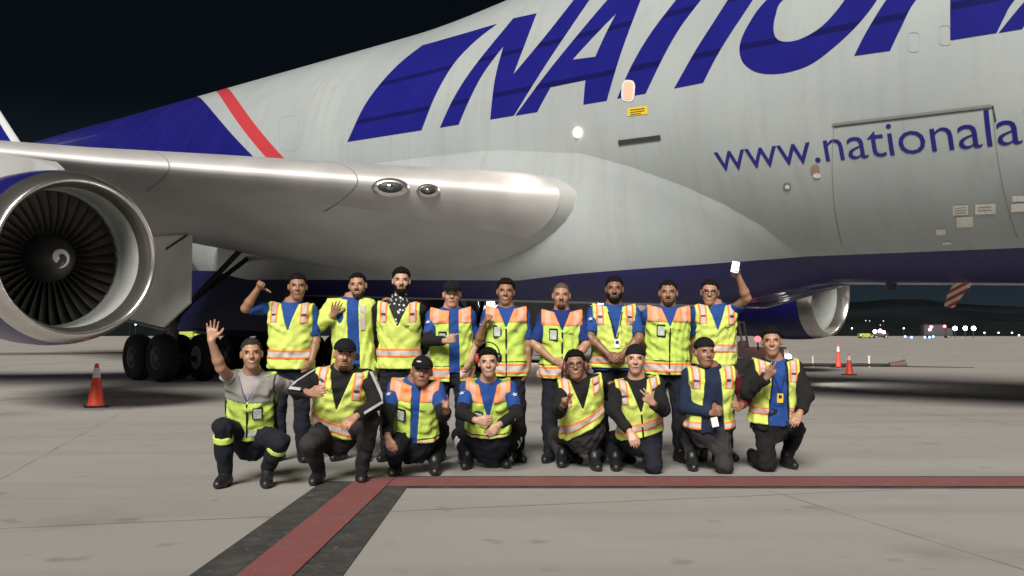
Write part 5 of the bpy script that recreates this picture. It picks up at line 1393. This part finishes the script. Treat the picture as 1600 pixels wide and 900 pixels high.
# things held
def thing_box(name, pos, size, mt, label, cat, rot=(0, 0, 0), bev=0.004, screen=None):
    r = empty(name, pos); tag(r, label, cat); r.rotation_euler = rot
    o = link('case', box_mesh('case', *size, mt, bev), None, r)
    if screen: o = link('screen', box_mesh('screen', size[0] * 0.88, 0.003, size[2] * 0.9, screen), None, r, (0, -size[1] / 2 - 0.001, 0))
    return r
b = BUILT[8]; wr = b['arms'][1][2]; dv = b['arms'][1][3]
hp_ = wr + dv * 0.10 + np.array([0.0, -0.045, 0.02])
M_SCREEN = mat('lit_phone_screen', (0.9, 0.92, 0.95), 0.2, emit=((0.9, 0.95, 1.0), 1.6))
thing_box('phone', hp_, (0.078, 0.010, 0.115), C_PLB, 'phone with a lit screen held above the crowd by the man in glasses', 'phone', (0, 0.2, 0), screen=M_SCREEN)
b = BUILT[15]; wr = b['arms'][0][2]; dv = b['arms'][0][3]
thing_box('white_card', wr + dv * 0.02 + np.array([0.0, -0.06, -0.075]), (0.06, 0.006, 0.085), C_WHITE, 'small white card hanging from the hand of the man in the navy hoodie', 'card', (0, -0.2, 0), 0.002)
# ------------------------------------------------------------------ cones, ground equipment, far lights
M_CONE = mat('orange_cone_plastic', (0.80, 0.075, 0.035), 0.5, noise=(5, 0.12)); M_CONEW = mat('white_cone_sleeve', (0.72, 0.70, 0.68), 0.45); M_RUB = mat('black_rubber', (0.02, 0.02, 0.02), 0.8)
def traffic_cone(x, y, h, label, tall=False):
    g = at_z(x, y, 0.0); r = empty('traffic_cone', g); tag(r, label, 'cone', 'orange safety cones on the apron')
    k = h / 0.75; rb = 0.15 * k * (0.6 if tall else 1)
    bm = bmesh.new(); add_box(bm, (0, 0, 0.016), (0.40 * k, 0.40 * k, 0.03)); bevel_all(bm, 0.012, 2); o = bm_obj('base', bm, M_RUB, r)
    o.rotation_euler = (0, 0, 0.5)
    def rad(z): return rb + (0.030 * k - rb) * z / h
    bm = bmesh.new(); rs = add_lathe(bm, [(0.031, rad(0.03) + 0.015), (0.05, rad(0.05)), (h * 0.68, rad(h * 0.68))], 28, 'Z'); bm_obj('cone_body', bm, M_CONE, r, smooth=True)
    bm = bmesh.new(); rs = add_lathe(bm, [(h * 0.68, rad(h * 0.68) + 0.003), (h * 0.90, rad(h * 0.90) + 0.003)], 28, 'Z'); bm_obj('reflective_sleeve', bm, M_CONEW, r, smooth=True)
    bm = bmesh.new(); rs = add_lathe(bm, [(h * 0.90, rad(h * 0.9)), (h * 0.985, rad(h)), (h, rad(h) * 0.8)], 28, 'Z'); cap_ring(bm, rs[-1]); bm_obj('tip', bm, M_CONE, r, smooth=True)
traffic_cone(150, 636, 0.74, 'orange cone with white sleeve standing near the left engine')
traffic_cone(1327, 586, 0.66, 'short orange cone standing in front of the black hose')
traffic_cone(1310, 574, 0.86, 'taller slim orange cone behind the black hose', True)

# black hose with supports
D0 = 37.5
def gp(x, y): return at_z(x, y, 0.0)
hr = empty('ground_hose', gp(1300, 573)); tag(hr, 'thick black hose lying on the apron under the nose side of the aircraft', 'hose')
hb = np.array(hr.location)
bm = bmesh.new(); pts = [at(x, y, D0) - hb for x, y in ((1190, 571), (1235, 571), (1270, 570), (1310, 571), (1345, 570), (1372, 573), (1396, 576))]
for q in pts: q[2] = max(q[2], 0.07)
add_tube(bm, pts, 0.062, 12); bm_obj('hose', bm, M_RUB, hr, smooth=True)
bm = bmesh.new(); e0 = pts[-1]; add_tube(bm, [e0 - [0.15, 0, 0], e0 + [0.3, 0, 0.02], e0 + [0.45, 0, 0.05]], [0.10, 0.15, 0.17], 14); bm_obj('nozzle', bm, mat('brown_nozzle', (0.09, 0.055, 0.04), 0.6), hr)
bm = bmesh.new(); add_tube(bm, [e0 + [0.4, -0.1, -0.05], e0 + [1.5, -0.6, -0.06], e0 + [2.6, -1.0, -0.07]], 0.025, 6); bm_obj('tether', bm, M_RUB, hr)
for x in (1270, 1358):
    c = at(x, 570, D0) - hb
    bm = bmesh.new(); add_tube(bm, [(c[0], c[1], -hb[2]), (c[0], c[1], 0.32), (c[0], c[1], 0.42)], [0.035, 0.035, 0.06], 10); bm_obj('support_post', bm, C_WHITE, hr)

# ground tractor behind the right end of the group
M_TUG = mat('tractor_white_paint', (0.6, 0.61, 0.6), 0.4, noise=(2, 0.1)); M_HEAD = mat('lit_headlamp', (1, 1, 1), 0.3, emit=((1.0, 0.72, 0.70), 1.6)); M_REDL = mat('lit_red_beacon', (1, 0.1, 0.1), 0.3, emit=((1.0, 0.06, 0.07), 5.0))
def wheel(parent, loc, r, w, axis='Y'):
    bm = bmesh.new(); add_lathe(bm, [(-w / 2, r * 0.5), (-w / 2, r * 0.85), (-w * 0.35, r), (w * 0.35, r), (w / 2, r * 0.85), (w / 2, r * 0.5)], 24, axis, loc); t = bm_obj('tyre', bm, M_TYRE, parent, smooth=True)
    bm = bmesh.new(); rs = add_lathe(bm, [(-w * 0.4, r * 0.52), (-w * 0.3, r * 0.1), (w * 0.3, r * 0.1), (w * 0.4, r * 0.52)], 20, axis, loc); cap_ring(bm, rs[1]); cap_ring(bm, rs[2]); bm_obj('rim', bm, M_HUBW, t, smooth=False)
def lampball(parent, loc, r, m, name='lamp', light=None):
    bm = bmesh.new(); bmesh.ops.create_uvsphere(bm, u_segments=12, v_segments=8, radius=r); o = bm_obj(name, bm, m, parent, smooth=True, loc=loc)
    if light:
        l = bpy.data.lights.new(name + '_glow', 'POINT'); l.energy = light[0]; l.color = light[1]; l.shadow_soft_size = r; q = bpy.data.objects.new(name + '_glow', l); COL.objects.link(q); q.parent = parent; q.location = Vector(loc) + Vector(light[2])
    return o
tb = gp(1150, 598); tg = empty('ground_tractor', tb); tg.rotation_euler = (0, 0, R(-20)); tag(tg, 'white ground tractor with bright headlamps and red beacon behind the man in glasses', 'tractor')
def tbox(name, c, s, m, bev=0.03):
    bm = bmesh.new(); add_box(bm, c, s); bevel_all(bm, bev, 2); return bm_obj(name, bm, m, tg)
tbox('chassis', (0, 0, 0.42), (2.6, 1.25, 0.34), M_TUG); tbox('engine_cover', (0.75, 0, 0.74), (1.0, 1.1, 0.34), M_TUG); tbox('seat', (-0.35, 0, 0.72), (0.5, 0.9, 0.22), M_RUB); tbox('backrest', (-0.62, 0, 1.0), (0.1, 0.9, 0.42), M_RUB)
tbox('bumper', (1.34, 0, 0.38), (0.12, 1.28, 0.22), M_RUB); tbox('dashboard', (0.18, 0, 0.86), (0.14, 1.1, 0.42), M_TUG)
for x in (-0.85, 0.85):
    for y in (-0.58, 0.58): wheel(tg, (x, y, 0.31), 0.31, 0.22)
bm = bmesh.new()
for y in (-0.55, 0.55): add_tube(bm, [(0.25, y, 0.9), (0.15, y, 1.55), (-0.75, y, 1.55), (-0.8, y, 0.6)], 0.03, 8)
bm_obj('roll_bar', bm, M_TUG, tg)
for y in (-0.42, 0.42): lampball(tg, (1.27, y, 0.66), 0.085, M_HEAD, 'headlamp', (2.5, (1, 0.97, 0.92), (0.15, 0, 0)))
for y in (-0.42, 0.42):  # extra spots added to lighten the fuselage shadow on the apron
    l = bpy.data.lights.new('headlamp_fill', 'SPOT'); l.energy = 120; l.color = (1, 0.96, 0.9); l.spot_size = R(120); l.spot_blend = 1.0; l.shadow_soft_size = 0.08
    q = bpy.data.objects.new('headlamp_fill', l); COL.objects.link(q); q.parent = tg; q.location = (1.42, y, 0.70); q.rotation_euler = Vector((1, -0.05, -0.03)).to_track_quat('-Z', 'Y').to_euler()
lampball(tg, (0.62, -0.62, 1.12), 0.075, M_REDL, 'beacon', (0.3, (1, 0.08, 0.08), (0, -0.12, 0)))
bm = bmesh.new(); add_tube(bm, [(0.62, -0.56, 0.85), (0.62, -0.62, 1.06)], 0.02, 6); bm_obj('beacon_post', bm, M_RUB, tg)
lampball(tg, (-1.32, -0.4, 0.7), 0.06, M_REDL, 'tail_lamp')

# cargo loader on the far side of the aircraft
cb = gp(880, 560); cb[1] = 44; cb[0] = (880 - 800) / F_PX * 44; cb[2] = 0
cl_ = empty('cargo_loader', cb); tag(cl_, 'grey scissor-lift cargo loader with a row of lamps seen under the belly', 'loader')
def cbox(name, c, s, m, bev=0.04):
    bm = bmesh.new(); add_box(bm, c, s); bevel_all(bm, bev, 2); return bm_obj(name, bm, m, cl_)
M_LOAD = mat('loader_grey_paint', (0.3, 0.31, 0.31), 0.5, noise=(1.5, 0.12))
cbox('chassis', (0, 0, 0.55), (7.6, 2.8, 0.5), M_LOAD); cbox('deck', (0, 0, 2.35), (8.2, 3.0, 0.26), M_LOAD)
for sx in (-1, 1):
    for sy in (-1.2, 1.2):
        bm = bmesh.new(); add_tube(bm, [(-2.9 * sx, sy, 0.8), (2.9 * sx, sy, 2.22)], 0.10, 8); bm_obj('scissor_arm', bm, M_DARK, cl_)
for x in (-2.9, 2.9):
    for y in (-1.3, 1.3): wheel(cl_, (x, y, 0.45), 0.45, 0.35)
bm = bmesh.new()
for z in (2.9, 3.3): add_tube(bm, [(-4, -1.45, z), (4, -1.45, z)], 0.03, 6)
for x in (-4, -2, 0, 2, 4): add_tube(bm, [(x, -1.45, 2.4), (x, -1.45, 3.3)], 0.03, 6)
bm_obj('guard_rail', bm, M_DARK, cl_)
M_LP = mat('lit_work_lamp', (1, 0.9, 0.85), 0.3, emit=((1.0, 0.85, 0.8), 0.7))
for x in (-3.2, -1.6, -1.2, -0.5, 0.1, 0.7, 2.4): 
    bm = bmesh.new(); add_box(bm, (x, -1.56, 2.62), (0.34, 0.1, 0.3)); bevel_all(bm, 0.02, 1); bm_obj('work_lamp', bm, M_LP, cl_)
for x in (-2.4, 1.6):
    l = bpy.data.lights.new('work_lamp_glow', 'POINT'); l.energy = 330; l.color = (1, 0.9, 0.84); l.shadow_soft_size = 0.3; q = bpy.data.objects.new('work_lamp_glow', l); COL.objects.link(q); q.parent = cl_; q.location = (x, -1.95, 2.6)

# far vehicles and lights across the apron
M_YV = mat('yellow_glow_paint', (0.3, 0.34, 0.05), 0.5, emit=((0.75, 0.8, 0.15), 0.06)); M_DV = mat('dark_vehicle_paint', (0.03, 0.03, 0.035), 0.5)  # yellow body paint glows faintly in place of light falling on it
def lm(name, c, e): return mat(name, c, 0.4, emit=(c, e))
L_W = lm('far_white_lamp', (1.0, 0.93, 0.9), 16); L_WW = lm('far_cool_lamp', (0.85, 0.93, 1.0), 3.0); L_R = lm('far_red_lamp', (1.0, 0.12, 0.15), 5); L_B = lm('far_blue_lamp', (0.25, 0.4, 1.0), 3.0); L_P = lm('far_pink_lamp', (1.0, 0.72, 0.74), 8); L_D = lm('far_dim_lamp', (0.55, 0.65, 0.75), 0.6); L_Y = lm('far_yellow_lamp', (0.95, 0.95, 0.35), 3)
def far_truck(px, w, h, D, body, label, lamps):
    p = at(px, 500, D); r = empty('service_truck', (p[0], D, 0)); tag(r, label, 'truck')
    bm = bmesh.new(); add_box(bm, (-w * 0.12, 0, h * 0.58), (w * 0.72, 2.3, h * 0.72)); bevel_all(bm, 0.08, 2); bm_obj('body', bm, body, r)
    bm = bmesh.new(); add_box(bm, (w * 0.38, 0, h * 0.45), (w * 0.24, 2.2, h * 0.5)); bevel_all(bm, 0.12, 2); bm_obj('cab', bm, body, r)
    bm = bmesh.new(); add_box(bm, (0, 0, h * 0.2), (w, 2.0, h * 0.1)); bm_obj('chassis', bm, M_DV, r)
    for x in (-w * 0.3, w * 0.35):
        for y in (-1.0, 1.0): wheel(r, (x, y, 0.45), 0.45, 0.3)
    for (lx, ly, m, rr) in lamps:
        q = at(lx, ly, D - 1.4) - np.array([p[0], D, 0]); lampball(r, q, rr, m, 'lamp')
far_truck(1463, 9.0, 4.3, 300, M_DV, 'dark service truck far off beneath red lamps, left of the bright floodlights', [(1455, 511, L_R, .5), (1476, 510, L_R, .45), (1453, 515, L_P, .35)])
far_truck(1352, 3.9, 1.5, 280, M_YV, 'small yellow-green service truck far off right of the far engine', [(1345, 524, L_D, .2)])
far_truck(1374, 4.6, 2.2, 300, M_DV, 'dark truck with pinkish white lamps beside the yellow-green truck', [(1367, 518, L_P, .55), (1375, 517, L_P, .55), (1381, 519, L_P, .5)])
far_truck(297, 4.4, 1.9, 230, M_YV, 'small yellow service truck far behind the main wheels', [(293, 512, L_Y, .35), (300, 512, L_Y, .35)])
def lamp_post(px, py, D, m, rr, label, group=None, h=None):
    q = at(px, py, D); r = empty('lamp_post', (q[0], q[1], 0)); tag(r, label, 'lamp post', group)
    bm = bmesh.new(); add_tube(bm, [(0, 0, 0), (0, 0, q[2])], max(0.06, rr * 0.15), 6); bm_obj('pole', bm, M_DV, r)
    lampball(r, (0, -0.1, q[2]), rr, m, 'lamp'); return r
for i, x in enumerate((1492, 1508, 1521)):
    lamp_post(x, 513, 290, L_W, 0.6, ['leftmost', 'middle', 'rightmost'][i] + ' of the three dazzling floodlights low on the right horizon', 'bright floodlights on the horizon')
for x, y in ((1538, 520), (1560, 520), (1581, 520), (1592, 524), (1412, 513), (1331, 513), (300, 500), (306, 501), (203, 500), (212, 507)):
    lamp_post(x, y, 420, L_WW, 0.33, 'small white lamp on a post along the far apron edge', 'small white lamps on the horizon')
for x, y in ((1414, 526), (1424, 527), (1445, 527), (1452, 527), (1458, 526)):
    lamp_post(x, y, 260, L_B, 0.3, 'tiny blue taxiway lamp on the far apron', 'blue taxiway lamps')
rs_ = random.Random(4)
for k in range(9):
    x = rs_.uniform(1300, 1640) if k < 7 else rs_.uniform(150, 330); y = rs_.uniform(500, 515)
    lamp_post(x, y, 900, L_D, rs_.uniform(0.4, 0.75), 'faint lamp among the dark foothills', 'faint lamps in the foothills')
# low dark tree line and kerb strip at the apron edge
bm = bmesh.new(); pv = None
for k in range(160):
    a = -70 + 140 * k / 159; th = R(a); d = 620; z = 5.0 + 3.2 * rs_.random() + 2 * math.sin(a * 1.7)
    row = [bm.verts.new((d * math.sin(th), d * math.cos(th), -0.2)), bm.verts.new((d * math.sin(th), d * math.cos(th) + 6, z)), bm.verts.new(((d + 30) * math.sin(th), (d + 30) * math.cos(th), z * 0.9)), bm.verts.new(((d + 45) * math.sin(th), (d + 45) * math.cos(th), -0.2))]
    if pv:
        for q in range(3): bm.faces.new((pv[q], pv[q + 1], row[q + 1], row[q]))
    pv = row
tag(bm_obj('tree_line', bm, mat('dark_far_trees', (0.006, 0.008, 0.008), 1.0, spec=0.0)), 'dark far-off belt of trees at the apron edge', 'trees', kind='stuff')
